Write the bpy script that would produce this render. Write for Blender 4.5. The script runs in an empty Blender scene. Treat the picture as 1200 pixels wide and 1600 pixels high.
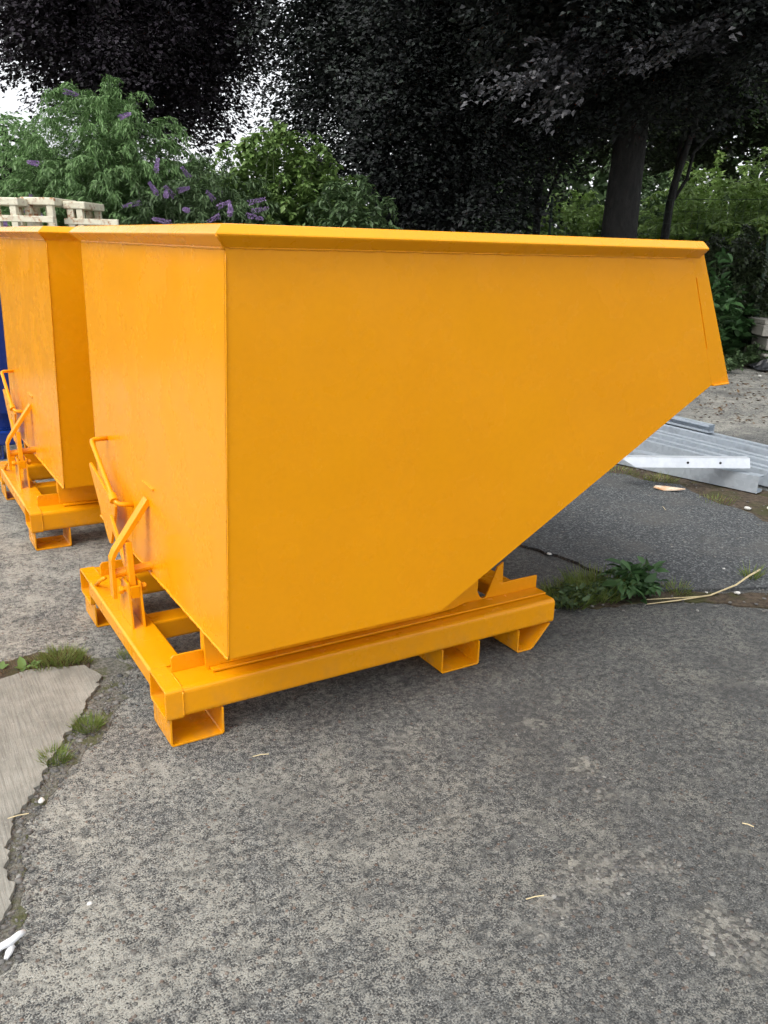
import bpy, bmesh, math
import numpy as np
from mathutils import Matrix, Vector

# ------------------------------------------------------------------ camera
SC = bpy.context.scene
COL = SC.collection
CAM = np.array([-0.7126, -1.9091, 1.3827])
YAW, PITCH, ROLL, FPX = 0.5461, 0.3033, 0.0272, 1332.7
_F = np.array([math.sin(YAW), math.cos(YAW), 0.0])
_R = np.array([math.cos(YAW), -math.sin(YAW), 0.0])
_U = np.array([0.0, 0.0, 1.0])
_F2 = _F * math.cos(PITCH) - _U * math.sin(PITCH)
_U2 = _U * math.cos(PITCH) + _F * math.sin(PITCH)
cx_ = _R * math.cos(ROLL) + _U2 * math.sin(ROLL)
cy_ = _U2 * math.cos(ROLL) - _R * math.sin(ROLL)
cam = bpy.data.cameras.new('camera')
cam.sensor_fit = 'VERTICAL'
cam.sensor_height = 24.0
cam.lens = 24.0 * FPX / 1600.0
cam.clip_start = 0.02
cam.clip_end = 1000
camo = bpy.data.objects.new('camera', cam)
COL.objects.link(camo)
M = Matrix.Identity(4)
for i in range(3):
    M[i][0], M[i][1], M[i][2], M[i][3] = cx_[i], cy_[i], -_F2[i], CAM[i]
camo.matrix_world = M
SC.camera = camo

# ------------------------------------------------------------------ light
SUN_EL, SUN_AZ = math.radians(54), math.radians(252)     # compass azimuth (clockwise from +Y): light comes from the left
SC.world = bpy.data.worlds.new('World')
SC.world.use_nodes = True
wn = SC.world.node_tree
wn.nodes.clear()
sky = wn.nodes.new('ShaderNodeTexSky')
sky.sky_type = 'NISHITA'
sky.sun_disc = False
sky.sun_elevation = SUN_EL
sky.sun_rotation = SUN_AZ
sky.air_density = 1.0
sky.dust_density = 4.0
hsv = wn.nodes.new('ShaderNodeHueSaturation')
hsv.inputs['Saturation'].default_value = 0.22          # thin bright overcast
bg = wn.nodes.new('ShaderNodeBackground')
bg.inputs['Strength'].default_value = 0.15
wo = wn.nodes.new('ShaderNodeOutputWorld')
wn.links.new(sky.outputs[0], hsv.inputs['Color'])
cloud = wn.nodes.new('ShaderNodeMixRGB')                # even white cloud layer over it
cloud.inputs[0].default_value = 0.5
cloud.inputs[2].default_value = (5.0, 5.1, 5.3, 1)
wn.links.new(hsv.outputs[0], cloud.inputs[1])
wn.links.new(cloud.outputs[0], bg.inputs['Color'])
wn.links.new(bg.outputs[0], wo.inputs[0])
sl = bpy.data.lights.new('sun', 'SUN')
sl.energy = 0.88
sl.angle = math.radians(28)
sl.color = (1.0, 0.96, 0.9)
so = bpy.data.objects.new('sun', sl)
COL.objects.link(so)
_d = Vector((math.sin(SUN_AZ) * math.cos(SUN_EL), math.cos(SUN_AZ) * math.cos(SUN_EL), math.sin(SUN_EL)))
so.rotation_euler = _d.to_track_quat('Z', 'Y').to_euler()
so.location = (-6, -2, 12)
SC.view_settings.view_transform = 'Standard'
SC.view_settings.look = 'None'
SC.view_settings.gamma = 1.0
SC.view_settings.exposure = 0.97
SC.render.engine = 'CYCLES'
SC.cycles.max_bounces = 4
SC.cycles.diffuse_bounces = 3
SC.cycles.glossy_bounces = 2
SC.cycles.transmission_bounces = 2
SC.cycles.use_denoising = True
SC.cycles.use_adaptive_sampling = True
SC.cycles.adaptive_threshold = 0.04
SC.cycles.adaptive_min_samples = 16

# ------------------------------------------------------------------ helpers
rng = np.random.default_rng(7)


def ray(px, py):
    a, b = px - 600, py - 800
    return _F2 + cx_ * a / FPX - cy_ * b / FPX


def G(px, py, z=0.0):
    """where the ground (or the level z) is met at this place of the yard"""
    d = ray(px, py)
    return CAM + d * (z - CAM[2]) / d[2]


def at(px, py, dist):
    d = ray(px, py)
    return CAM + d / math.hypot(d[0], d[1]) * dist


def tag(o, label=None, cat=None, group=None, kind=None):
    if label: o['label'] = label
    if cat: o['category'] = cat
    if group: o['group'] = group
    if kind: o['kind'] = kind
    return o


def empty(name, loc):
    o = bpy.data.objects.new(name, None)
    o.empty_display_size = 0.1
    COL.objects.link(o)
    o.location = loc
    return o


def link_mesh(name, me, mat, parent=None, loc=None):
    o = bpy.data.objects.new(name, me)
    if mat is not None and not me.materials:
        me.materials.append(mat)
    COL.objects.link(o)
    if parent is not None:
        o.parent = parent
    if loc is not None:
        o.location = loc
    return o


def copy_tree(o, parent=None):
    c = o.copy()
    COL.objects.link(c)
    if parent is not None:
        c.parent = parent
    for ch in list(o.children):
        copy_tree(ch, c)
    return c


class MB:
    """collects polygons and builds ONE mesh object"""

    def __init__(self, off=(0, 0, 0)):
        self.v, self.f, self.off = [], [], np.array(off, float)

    def add(self, vs, fs):
        b = len(self.v)
        self.v += [tuple(np.asarray(q, float) - self.off) for q in vs]
        self.f += [tuple(b + i for i in f) for f in fs]
        return self

    def box(self, a, b):
        x0, y0, z0 = a
        x1, y1, z1 = b
        vs = [(x0, y0, z0), (x1, y0, z0), (x1, y1, z0), (x0, y1, z0), (x0, y0, z1), (x1, y0, z1), (x1, y1, z1), (x0, y1, z1)]
        return self.add(vs, [(0, 3, 2, 1), (4, 5, 6, 7), (0, 1, 5, 4), (1, 2, 6, 5), (2, 3, 7, 6), (3, 0, 4, 7)])

    def slab(self, pts, dvec):
        """a flat polygon pushed out along dvec"""
        n = len(pts)
        p = [np.array(q, float) for q in pts]
        d = np.array(dvec, float)
        nn = np.zeros(3)
        for i in range(n):
            nn += np.cross(p[i], p[(i + 1) % n])
        if np.dot(nn, d) > 0:
            p = p[::-1]
        vs = p + [q + d for q in p]
        fs = [tuple(range(n)), tuple(range(2 * n - 1, n - 1, -1))]
        for i in range(n):
            j = (i + 1) % n
            fs.append((j, i, n + i, n + j))
        return self.add(vs, fs)

    def ringprof(self, outer, inner, axis, a0, a1):
        """hollow section: outer / inner loops (same count) in the two other axes, run along axis"""
        n = len(outer)

        def P(q, a):
            return (a, q[0], q[1]) if axis == 0 else (q[0], a, q[1])
        vs = [P(q, a0) for q in outer] + [P(q, a1) for q in outer] + [P(q, a0) for q in inner] + [P(q, a1) for q in inner]
        fs = []
        for i in range(n):
            j = (i + 1) % n
            fs += [(i, j, n + j, n + i), (2 * n + j, 2 * n + i, 3 * n + i, 3 * n + j), (j, i, 2 * n + i, 2 * n + j), (n + i, n + j, 3 * n + j, 3 * n + i)]
        return self.add(vs, fs)

    def tube(self, pts, r, n=8, cap=True, rs=None):
        P = [np.array(q, float) for q in pts]
        vs, fs = [], []
        up = None
        for i, q in enumerate(P):
            t = (P[min(i + 1, len(P) - 1)] - P[max(i - 1, 0)])
            t = t / (np.linalg.norm(t) + 1e-12)
            if up is None:
                up = np.cross(t, [0.3, 0.2, 1.0] if abs(t[2]) < 0.9 else [1.0, 0.1, 0])
            up = up - t * np.dot(up, t)
            up = up / (np.linalg.norm(up) + 1e-12)
            w = np.cross(t, up)
            rr = rs[i] if rs is not None else r
            for k in range(n):
                a = 2 * math.pi * k / n
                vs.append(q + rr * (math.cos(a) * up + math.sin(a) * w))
        for i in range(len(P) - 1):
            for k in range(n):
                k2 = (k + 1) % n
                fs.append((i * n + k, i * n + k2, (i + 1) * n + k2, (i + 1) * n + k))
        if cap:
            fs.append(tuple(range(n - 1, -1, -1)))
            fs.append(tuple((len(P) - 1) * n + k for k in range(n)))
        return self.add(vs, fs)

    def build(self, name, mat, parent=None, loc=None, smooth=False, bevel=0.0, fixn=True):
        me = bpy.data.meshes.new(name)
        me.from_pydata(self.v, [], self.f)
        if fixn:
            bm = bmesh.new()
            bm.from_mesh(me)
            bmesh.ops.recalc_face_normals(bm, faces=bm.faces)
            bm.to_mesh(me)
            bm.free()
        if smooth:
            me.polygons.foreach_set('use_smooth', [True] * len(me.polygons))
        me.update()
        o = link_mesh(name, me, mat, parent, loc)
        if bevel:
            m = o.modifiers.new('bevel', 'BEVEL')
            m.width = bevel
            m.segments = 2
            m.limit_method = 'ANGLE'
            m.angle_limit = math.radians(40)
            m.harden_normals = False
        return o


def rrect(y0, y1, z0, z1, r, k=4):
    o = []
    for (cy, cz, a0) in ((y1 - r, z1 - r, 0), (y0 + r, z1 - r, 90), (y0 + r, z0 + r, 180), (y1 - r, z0 + r, 270)):
        for i in range(k + 1):
            a = math.radians(a0 + 90 * i / k)
            o.append((cy + r * math.cos(a), cz + r * math.sin(a)))
    return o


# ------------------------------------------------------------------ materials
class NT:
    def __init__(self, name):
        self.m = bpy.data.materials.new(name)
        self.m.use_nodes = True
        self.t = self.m.node_tree
        self.t.nodes.clear()
        self.out = self.t.nodes.new('ShaderNodeOutputMaterial')

    def n(self, typ, ins=None, **kw):
        nd = self.t.nodes.new('ShaderNode' + typ)
        for k, v in kw.items():
            setattr(nd, k, v)
        if ins:
            for k, v in ins.items():
                self.set(nd, k, v)
        return nd

    def set(self, nd, k, v):
        s = nd.inputs[k]
        if hasattr(v, 'outputs'):
            v = v.outputs[0]
        if isinstance(v, bpy.types.NodeSocket):
            self.t.links.new(v, s)
        else:
            if isinstance(v, (tuple, list)) and len(v) == 3 and s.type == 'RGBA':
                v = (*v, 1)
            s.default_value = v

    def math(self, op, a, b=0.0, clamp=False):
        nd = self.n('Math', {0: a, 1: b}, operation=op)
        nd.use_clamp = clamp
        return nd

    def mix(self, f, a, b, blend='MIX'):
        nd = self.n('MixRGB', {0: f, 1: a, 2: b}, blend_type=blend)
        return nd

    def ramp(self, f, a, b, smooth=True):
        nd = self.n('MapRange', {0: f, 1: a, 2: b, 3: 0.0, 4: 1.0})
        nd.interpolation_type = 'SMOOTHSTEP' if smooth else 'LINEAR'
        return nd

    def noise(self, vec, scale, detail=3.0, rough=0.55, col=False):
        nd = self.n('TexNoise', {'Vector': vec, 'Scale': scale, 'Detail': detail, 'Roughness': rough})
        return nd.outputs[1] if col else nd.outputs[0]

    def vor(self, vec, scale, feature='F1', rnd=1.0):
        return self.n('TexVoronoi', {'Vector': vec, 'Scale': scale, 'Randomness': rnd}, feature=feature)

    def obj(self):
        return self.n('TexCoord').outputs['Object']

    def bump(self, h, strength=0.5, dist=0.01, normal=None):
        nd = self.n('Bump', {'Height': h, 'Strength': strength, 'Distance': dist})
        if normal is not None:
            self.set(nd, 'Normal', normal)
        return nd

    def principled(self, col, rough=0.6, bump=None, **ins):
        nd = self.n('BsdfPrincipled', {'Base Color': col, 'Roughness': rough})
        for k, v in ins.items():
            self.set(nd, k.replace('_', ' '), v)
        if bump is not None:
            self.set(nd, 'Normal', bump)
        self.t.links.new(nd.outputs[0], self.out.inputs[0])
        return self.m


def paint_mat(name, col, col2, rough=0.22):
    t = NT(name)
    c = t.obj()
    n1 = t.noise(c, 2.2, 4, 0.6)
    n2 = t.noise(c, 60, 2, 0.5)
    cc = t.mix(t.ramp(n1, 0.3, 0.75), col, col2)
    r = t.math('ADD', t.math('MULTIPLY', t.ramp(t.noise(c, 5, 5, 0.6), 0.3, 0.8), 0.12), rough)
    h = t.math('ADD', t.math('MULTIPLY', t.noise(c, 220, 2, 0.5), 0.12), t.math('MULTIPLY', t.noise(c, 3.0, 3, 0.5), 1.6))
    warp = t.bump(t.noise(c, 1.6, 2, 0.5), 0.16, 0.05)
    # faint brush drag, horizontal
    mp = t.n('Mapping', {'Vector': c, 'Scale': (6.0, 6.0, 260.0)})
    h = t.math('ADD', h, t.math('MULTIPLY', t.noise(mp, 1.0, 3, 0.6), 0.07))
    cc = t.mix(t.math('MULTIPLY', t.ramp(n2, 0.35, 0.7), 0.08), cc, (col[0] * 0.72, col[1] * 0.68, col[2] * 0.7))
    # a little road dust near the feet
    geo = t.n('SeparateXYZ', {0: t.n('NewGeometry').outputs['Position']}).outputs[2]
    dust = t.math('MULTIPLY', t.math('SUBTRACT', 1.0, t.ramp(geo, 0.0, 0.22)), t.ramp(t.noise(c, 14, 5, 0.65), 0.42, 0.75))
    cc = t.mix(t.math('MULTIPLY', dust, 0.3), cc, (0.2, 0.17, 0.12))
    return t.principled(cc, r, t.bump(h, 0.09, 0.004, warp), Specular_IOR_Level=0.36)


M_OR = paint_mat('orange_paint', (0.84, 0.335, 0.002), (0.815, 0.318, 0.0018))
M_BL = paint_mat('blue_paint', (0.012, 0.045, 0.26), (0.012, 0.04, 0.22))


def mat_ground():
    t = NT('worn_concrete')
    c = t.obj()
    cw = c
    big = t.noise(c, 0.9, 3, 0.6)
    med = t.noise(c, 5.5, 4, 0.65)
    fin = t.noise(c, 50, 3, 0.75)
    ultra = t.noise(c, 240, 1, 0.7)
    v1 = t.vor(cw, 75)
    v2 = t.vor(c, 170)
    v3 = t.vor(cw, 34)
    sep = t.n('SeparateXYZ', {0: c})
    # the cement skin survives mostly on the -X side; towards +X it is painted darker, partly as the skip's shade
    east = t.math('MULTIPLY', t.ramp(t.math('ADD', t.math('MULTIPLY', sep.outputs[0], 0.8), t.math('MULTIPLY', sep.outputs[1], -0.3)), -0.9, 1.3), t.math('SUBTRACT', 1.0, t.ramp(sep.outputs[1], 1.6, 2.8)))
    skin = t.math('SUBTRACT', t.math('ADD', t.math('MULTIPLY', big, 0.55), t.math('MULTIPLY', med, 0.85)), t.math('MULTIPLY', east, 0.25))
    skin = t.math('ADD', skin, t.math('MULTIPLY', t.math('SUBTRACT', fin, 0.5), 0.9))
    skin = t.math('ADD', skin, t.math('MULTIPLY', t.math('SUBTRACT', ultra, 0.5), 0.9))
    mskin = t.ramp(skin, 0.50, 0.84)
    grey = t.mix(t.ramp(t.math('ADD', t.math('MULTIPLY', fin, 0.5), t.math('MULTIPLY', ultra, 0.5)), 0.37, 0.63), (0.026, 0.027, 0.027), (0.24, 0.243, 0.231))
    c1 = t.mix(mskin, grey, (0.345, 0.336, 0.292))
    h1 = t.n('SeparateColor', {0: v1.outputs['Color']})
    h2 = t.n('SeparateColor', {0: v2.outputs['Color']})
    h3 = t.n('SeparateColor', {0: v3.outputs['Color']})
    # single stones
    stone = t.mix(h1.outputs[0], (0.045, 0.046, 0.048), (0.36, 0.345, 0.30))
    stone = t.mix(t.math('GREATER_THAN', h1.outputs[2], 0.9), stone, (0.2, 0.135, 0.10))
    in1 = t.math('MULTIPLY', t.math('SUBTRACT', 1.0, t.ramp(v1.outputs['Distance'], 0.22, 0.42)), t.math('GREATER_THAN', h1.outputs[1], 0.5))
    c1 = t.mix(t.math('MULTIPLY', in1, 0.75), c1, stone)
    in3 = t.math('MULTIPLY', t.math('SUBTRACT', 1.0, t.ramp(v3.outputs['Distance'], 0.2, 0.36)), t.math('GREATER_THAN', h3.outputs[1], 0.9))
    c1 = t.mix(t.math('MULTIPLY', in3, 0.6), c1, t.mix(h3.outputs[0], (0.07, 0.07, 0.07), (0.30, 0.28, 0.24)))
    # pale and dark grit
    in2 = t.math('MULTIPLY', t.math('SUBTRACT', 1.0, t.ramp(v2.outputs['Distance'], 0.2, 0.42)), t.math('GREATER_THAN', h2.outputs[1], 0.70))
    c1 = t.mix(t.math('MULTIPLY', in2, 0.75), c1, t.mix(t.math('GREATER_THAN', h2.outputs[0], 0.5), (0.05, 0.05, 0.05), (0.50, 0.495, 0.46)))
    # hollows worn down to bare pale aggregate
    bare = t.ramp(t.math('ADD', t.noise(c, 3.1, 4, 0.7), t.math('MULTIPLY', t.math('SUBTRACT', fin, 0.5), 0.35)), 0.60, 0.70)
    c1 = t.mix(t.math('MULTIPLY', bare, 0.55), c1, t.mix(h1.outputs[0], (0.12, 0.117, 0.105), (0.46, 0.45, 0.40)))
    # scoured hollows where the binder has gone and bare stones show
    bl = None
    for (px, py, ra, wt) in ((930, 1365, .10, 1.0), (870, 1420, .08, .9), (1010, 1350, .09, .8), (1150, 1465, .10, 1.0), (1110, 1430, .06, .8), (830, 1130, .07, .7), (900, 1200, .08, .7), (945, 1240, .05, .9), (690, 1275, .10, .5), (120, 1300, .14, .45), (300, 1420, .16, .35)):
        q = G(px, py)
        dv = t.n('VectorMath', {0: c, 1: (float(q[0]), float(q[1]), 0.0)}, operation='DISTANCE').outputs['Value']
        b_ = t.math('MULTIPLY', t.math('SUBTRACT', 1.0, t.ramp(dv, 0.0, ra * 1.7)), wt)
        bl = b_ if bl is None else t.math('MAXIMUM', bl, b_)
    bl = t.ramp(t.math('ADD', bl, t.math('ADD', t.math('MULTIPLY', t.math('SUBTRACT', med, 0.5), 1.3), t.math('MULTIPLY', t.math('SUBTRACT', fin, 0.5), 0.9))), 0.34, 0.80)
    c1 = t.mix(t.math('MULTIPLY', bl, 0.6), c1, t.mix(t.ramp(h1.outputs[0], 0.15, 0.9), (0.085, 0.08, 0.068), (0.50, 0.48, 0.41)))
    # mottling
    mo = t.noise(c, 21, 3, 0.6)
    c1 = t.mix(t.math('MULTIPLY', t.ramp(mo, 0.50, 0.66), 0.45), c1, (0.05, 0.052, 0.051))
    c1 = t.mix(t.math('MULTIPLY', t.ramp(t.noise(c, 13, 4, 0.65), 0.54, 0.70), 0.38), c1, (0.36, 0.352, 0.31))
    # dark film towards +X: darker surface tone plus painted shade beside the skip
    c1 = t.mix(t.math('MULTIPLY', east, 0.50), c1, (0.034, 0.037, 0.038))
    # old oil and damp
    st = t.ramp(t.noise(c, 1.7, 4, 0.65), 0.52, 0.72)
    c1 = t.mix(t.math('MULTIPLY', st, 0.55), c1, (0.055, 0.056, 0.056))
    h = t.math('ADD', t.math('MULTIPLY', fin, 1.1), t.math('MULTIPLY', ultra, 0.7))
    h = t.math('ADD', h, t.math('MULTIPLY', in1, 0.7))
    h = t.math('ADD', h, t.math('MULTIPLY', in2, 0.4))
    h = t.math('ADD', h, t.math('MULTIPLY', in3, 1.0))
    return t.principled(c1, 0.85, t.bump(h, 0.8, 0.005), Specular_IOR_Level=0.3)


def mat_asphalt():
    t = NT('asphalt')
    c = t.obj()
    v = t.vor(c, 130)
    hs = t.n('SeparateColor', {0: v.outputs['Color']})
    med = t.noise(c, 3, 5, 0.6)
    fin = t.noise(c, 90, 3, 0.65)
    col = t.mix(t.ramp(fin, 0.3, 0.7), (0.03, 0.033, 0.035), (0.085, 0.09, 0.093))
    col = t.mix(t.math('MULTIPLY', t.math('GREATER_THAN', hs.outputs[0], 0.8), 0.6), col, (0.2, 0.21, 0.21))
    col = t.mix(t.math('MULTIPLY', t.ramp(med, 0.45, 0.7), 0.5), col, (0.10, 0.098, 0.09))
    h = t.math('ADD', t.math('MULTIPLY', v.outputs['Distance'], -0.6), t.math('MULTIPLY', fin, 0.8))
    return t.principled(col, 0.85, t.bump(h, 0.7, 0.004), Specular_IOR_Level=0.3)


def mat_slab():
    t = NT('brushed_concrete')
    c = t.obj()
    mp = t.n('Mapping', {'Vector': c, 'Rotation': (0, 0, math.radians(-4)), 'Scale': (150.0, 7.0, 1.0)})
    br = t.noise(mp, 1.0, 4, 0.6)
    med = t.noise(c, 6, 5, 0.6)
    fin = t.noise(c, 120, 3, 0.7)
    col = t.mix(t.ramp(med, 0.3, 0.72), (0.185, 0.18, 0.155), (0.31, 0.30, 0.262))
    col = t.mix(t.math('MULTIPLY', t.ramp(br, 0.45, 0.68), 0.42), col, (0.10, 0.098, 0.088))
    col = t.mix(t.math('MULTIPLY', t.ramp(fin, 0.55, 0.75), 0.3), col, (0.5, 0.48, 0.43))
    col = t.mix(t.math('MULTIPLY', t.ramp(t.noise(c, 2.5, 5, 0.7), 0.55, 0.75), 0.45), col, (0.15, 0.14, 0.12))
    h = t.math('ADD', t.math('MULTIPLY', br, 1.0), t.math('MULTIPLY', fin, 0.5))
    return t.principled(col, 0.85, t.bump(h, 0.7, 0.004), Specular_IOR_Level=0.3)


def mat_soil(name, a, b, d, sc=30):
    t = NT(name)
    c = t.obj()
    n1 = t.noise(c, sc, 5, 0.7)
    n2 = t.noise(c, sc * 0.2, 4, 0.6)
    col = t.mix(t.ramp(n1, 0.3, 0.7), a, b)
    col = t.mix(t.ramp(n2, 0.45, 0.65), col, d)
    return t.principled(col, 0.95, t.bump(n1, 1.0, 0.012), Specular_IOR_Level=0.2)


def mat_leaf(name, cols, rough=0.5, trans=0.25, spec=0.4):
    t = NT(name)
    r = t.n('NewGeometry').outputs['Random Per Island']
    cr = t.n('ValToRGB', {0: r})
    el = cr.color_ramp.elements
    while len(el) < len(cols):
        el.new(0.5)
    for i, q in enumerate(cols):
        el[i].position = i / (len(cols) - 1)
        el[i].color = (*q, 1)
    c = t.obj()
    n = t.noise(c, 1.1, 3, 0.6)
    col = t.mix(t.math('MULTIPLY', t.ramp(n, 0.35, 0.7), 0.4), cr, tuple(q * 0.55 for q in cols[0]))
    p = t.n('BsdfPrincipled', {'Base Color': col, 'Roughness': rough, 'Specular IOR Level': spec})
    if not trans:
        t.t.links.new(p.outputs[0], t.out.inputs[0])
        return t.m
    tr = t.n('BsdfTranslucent', {'Color': col})
    mx = t.n('MixShader', {0: trans, 1: p, 2: tr})
    t.t.links.new(mx.outputs[0], t.out.inputs[0])
    return t.m


def mat_simple(name, col, col2, sc=20, rough=0.7, bump=0.4, bd=0.004, metallic=0.0, stretch=None):
    t = NT(name)
    c = t.obj()
    v = c
    if stretch:
        v = t.n('Mapping', {'Vector': c, 'Scale': stretch}).outputs[0]
    n = t.noise(v, sc, 5, 0.65)
    cc = t.mix(t.ramp(n, 0.3, 0.7), col, col2)
    return t.principled(cc, rough, t.bump(n, bump, bd), Metallic=metallic)


def mat_galv():
    t = NT('galvanised_steel')
    c = t.obj()
    v = t.vor(c, 35)
    hs = t.n('SeparateColor', {0: v.outputs['Color']})
    n = t.noise(c, 6, 4, 0.6)
    col = t.mix(hs.outputs[0], (0.46, 0.52, 0.58), (0.56, 0.62, 0.68))
    col = t.mix(t.math('MULTIPLY', t.ramp(n, 0.5, 0.75), 0.5), col, (0.27, 0.30, 0.33))
    r = t.math('ADD', t.math('MULTIPLY', hs.outputs[1], 0.12), 0.33)
    return t.principled(col, r, None, Metallic=0.45)


def mat_cream():
    t = NT('rusty_cream_paint')
    c = t.obj()
    n = t.noise(c, 7, 6, 0.7)
    geo = t.noise(c, 22, 5, 0.7)
    rust = t.ramp(t.math('ADD', t.math('MULTIPLY', n, 0.7), t.math('MULTIPLY', geo, 0.4)), 0.55, 0.66)
    col = t.mix(t.ramp(geo, 0.3, 0.7), (0.74, 0.70, 0.53), (0.63, 0.59, 0.45))
    col = t.mix(rust, col, t.mix(geo, (0.30, 0.10, 0.03), (0.40, 0.17, 0.05)))
    return t.principled(col, 0.6, t.bump(geo, 0.3, 0.003))


M_GROUND, M_ASPH, M_SLAB = mat_ground(), mat_asphalt(), mat_slab()
M_SOIL = mat_soil('crack_soil', (0.04, 0.03, 0.022), (0.11, 0.085, 0.06), (0.06, 0.06, 0.025))
M_MOSS = mat_soil('mossy_grit', (0.09, 0.088, 0.075), (0.25, 0.24, 0.205), (0.10, 0.105, 0.05), 90)
M_WOODSOIL = mat_soil('woodland_soil', (0.025, 0.02, 0.014), (0.06, 0.05, 0.035), (0.035, 0.045, 0.018), 8)
M_BEECH = mat_leaf('copper_beech_leaf', [(0.025, 0.030, 0.030), (0.035, 0.037, 0.037), (0.033, 0.045, 0.034), (0.050, 0.050, 0.053)], 0.65, 0.0, 0.16)
M_BEECHP = mat_leaf('purple_beech_leaf', [(0.034, 0.028, 0.037), (0.047, 0.038, 0.049), (0.042, 0.044, 0.042), (0.064, 0.055, 0.068)], 0.6, 0.0, 0.2)
M_BEECHL = mat_leaf('sky_lit_tint_glossy_beech_leaf', [(0.05, 0.05, 0.055), (0.075, 0.075, 0.08), (0.10, 0.10, 0.105)], 0.42, 0.0, 0.5)  # paler, glossier copy of the beech leaf, sky light painted into the colour
M_BEECHG = mat_leaf('dark_green_leaf', [(0.02, 0.03, 0.014), (0.035, 0.05, 0.02), (0.05, 0.075, 0.03)], 0.45, 0.18, 0.45)
M_BUDD = mat_leaf('buddleia_leaf', [(0.095, 0.18, 0.06), (0.135, 0.25, 0.08), (0.175, 0.30, 0.11), (0.23, 0.34, 0.165)], 0.6, 0.25, 0.3)
M_BRIGHT = mat_leaf('bright_green_leaf', [(0.095, 0.165, 0.042), (0.14, 0.235, 0.06), (0.195, 0.30, 0.085)], 0.5, 0.3, 0.35)
M_THICK = mat_leaf('painted_sun_thicket_leaf', [(0.20, 0.31, 0.08), (0.27, 0.41, 0.11), (0.35, 0.48, 0.16)], 0.5, 0.35, 0.35)  # sunlight put into the leaf colour; the sun hardly reaches these bushes
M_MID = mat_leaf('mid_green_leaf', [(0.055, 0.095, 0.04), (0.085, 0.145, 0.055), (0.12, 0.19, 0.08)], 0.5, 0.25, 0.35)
M_NETTLE = mat_leaf('nettle_leaf', [(0.04, 0.095, 0.03), (0.06, 0.135, 0.045), (0.085, 0.175, 0.06)], 0.5, 0.2, 0.35)
M_GRASS = mat_leaf('grass_blade', [(0.15, 0.23, 0.05), (0.22, 0.30, 0.07), (0.32, 0.34, 0.13)], 0.55, 0.35, 0.3)
M_DRY = mat_leaf('dry_grass', [(0.16, 0.09, 0.045), (0.25, 0.17, 0.08), (0.12, 0.06, 0.035)], 0.7, 0.15, 0.2)
M_FLOWER = mat_leaf('purple_floret', [(0.26, 0.17, 0.36), (0.34, 0.24, 0.45), (0.42, 0.31, 0.50)], 0.6, 0.2, 0.2)
M_LITTER = mat_leaf('dead_leaf', [(0.05, 0.03, 0.02), (0.11, 0.065, 0.035), (0.17, 0.11, 0.06), (0.06, 0.05, 0.045)], 0.8, 0.05, 0.2)
M_BARK = mat_simple('beech_bark', (0.008, 0.008, 0.0075), (0.024, 0.023, 0.021), 14, 0.9, 1.0, 0.05, stretch=(1, 1, 0.35))
M_STEM = mat_simple('green_stem', (0.06, 0.10, 0.04), (0.10, 0.13, 0.06), 30, 0.7)
M_STRAW = mat_simple('dry_straw', (0.48, 0.38, 0.20), (0.62, 0.52, 0.31), 40, 0.6)
M_STONE = mat_simple('pebble_stone', (0.09, 0.09, 0.085), (0.27, 0.25, 0.21), 28, 0.8)
M_WHITE = mat_simple('white_stone', (0.55, 0.54, 0.50), (0.72, 0.71, 0.67), 60, 0.7)
M_PLAST = mat_simple('white_plastic', (0.72, 0.74, 0.76), (0.80, 0.81, 0.82), 25, 0.45)
M_BLACKP = mat_simple('black_plastic', (0.012, 0.013, 0.015), (0.03, 0.032, 0.036), 12, 0.35)
M_WOODG = mat_simple('weathered_timber', (0.24, 0.23, 0.20), (0.42, 0.40, 0.35), 6, 0.85, 0.7, 0.006, stretch=(1, 14, 14))
M_GALV, M_CREAM = mat_galv(), mat_cream()
M_GALVP = mat_simple('pale_zinc', (0.55, 0.59, 0.64), (0.66, 0.70, 0.74), 14, 0.4, 0.1, 0.001, metallic=0.3)
M_WIRE = mat_simple('green_wire', (0.02, 0.05, 0.03), (0.03, 0.07, 0.04), 20, 0.5)
M_SCRAP = mat_simple('orange_scrap', (0.55, 0.25, 0.08), (0.70, 0.62, 0.5), 18, 0.6)

# ------------------------------------------------------------------ setting: the yard


def sheet(name, poly, z0, z1, mat, kind='structure'):
    """an outline laid as a thick sheet: top at z1, sides down to z0"""
    mb = MB()
    mb.slab([(q[0], q[1], z1) for q in poly], (0, 0, z0 - z1))
    o = mb.build(name, mat)
    tag(o, kind=kind)
    return o


def rough_line(pts, amp, step, seed):
    """a polyline broken into short uneven steps"""
    r = np.random.default_rng(seed)
    out = []
    for i in range(len(pts) - 1):
        a, b = np.array(pts[i][:2], float), np.array(pts[i + 1][:2], float)
        n = max(1, int(np.linalg.norm(b - a) / step))
        for k in range(n):
            q = a + (b - a) * k / n
            d = (b - a) / (np.linalg.norm(b - a) + 1e-9)
            out.append(q + np.array([-d[1], d[0]]) * r.normal(0, amp) if (k or i) else q)
    out.append(np.array(pts[-1][:2], float))
    return out


g = MB()
g.add([(-120, -120, 0), (120, -120, 0), (120, 120, 0), (-120, 120, 0)], [(0, 1, 2, 3)])
tag(g.build('ground', M_GROUND), kind='structure')

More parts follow.
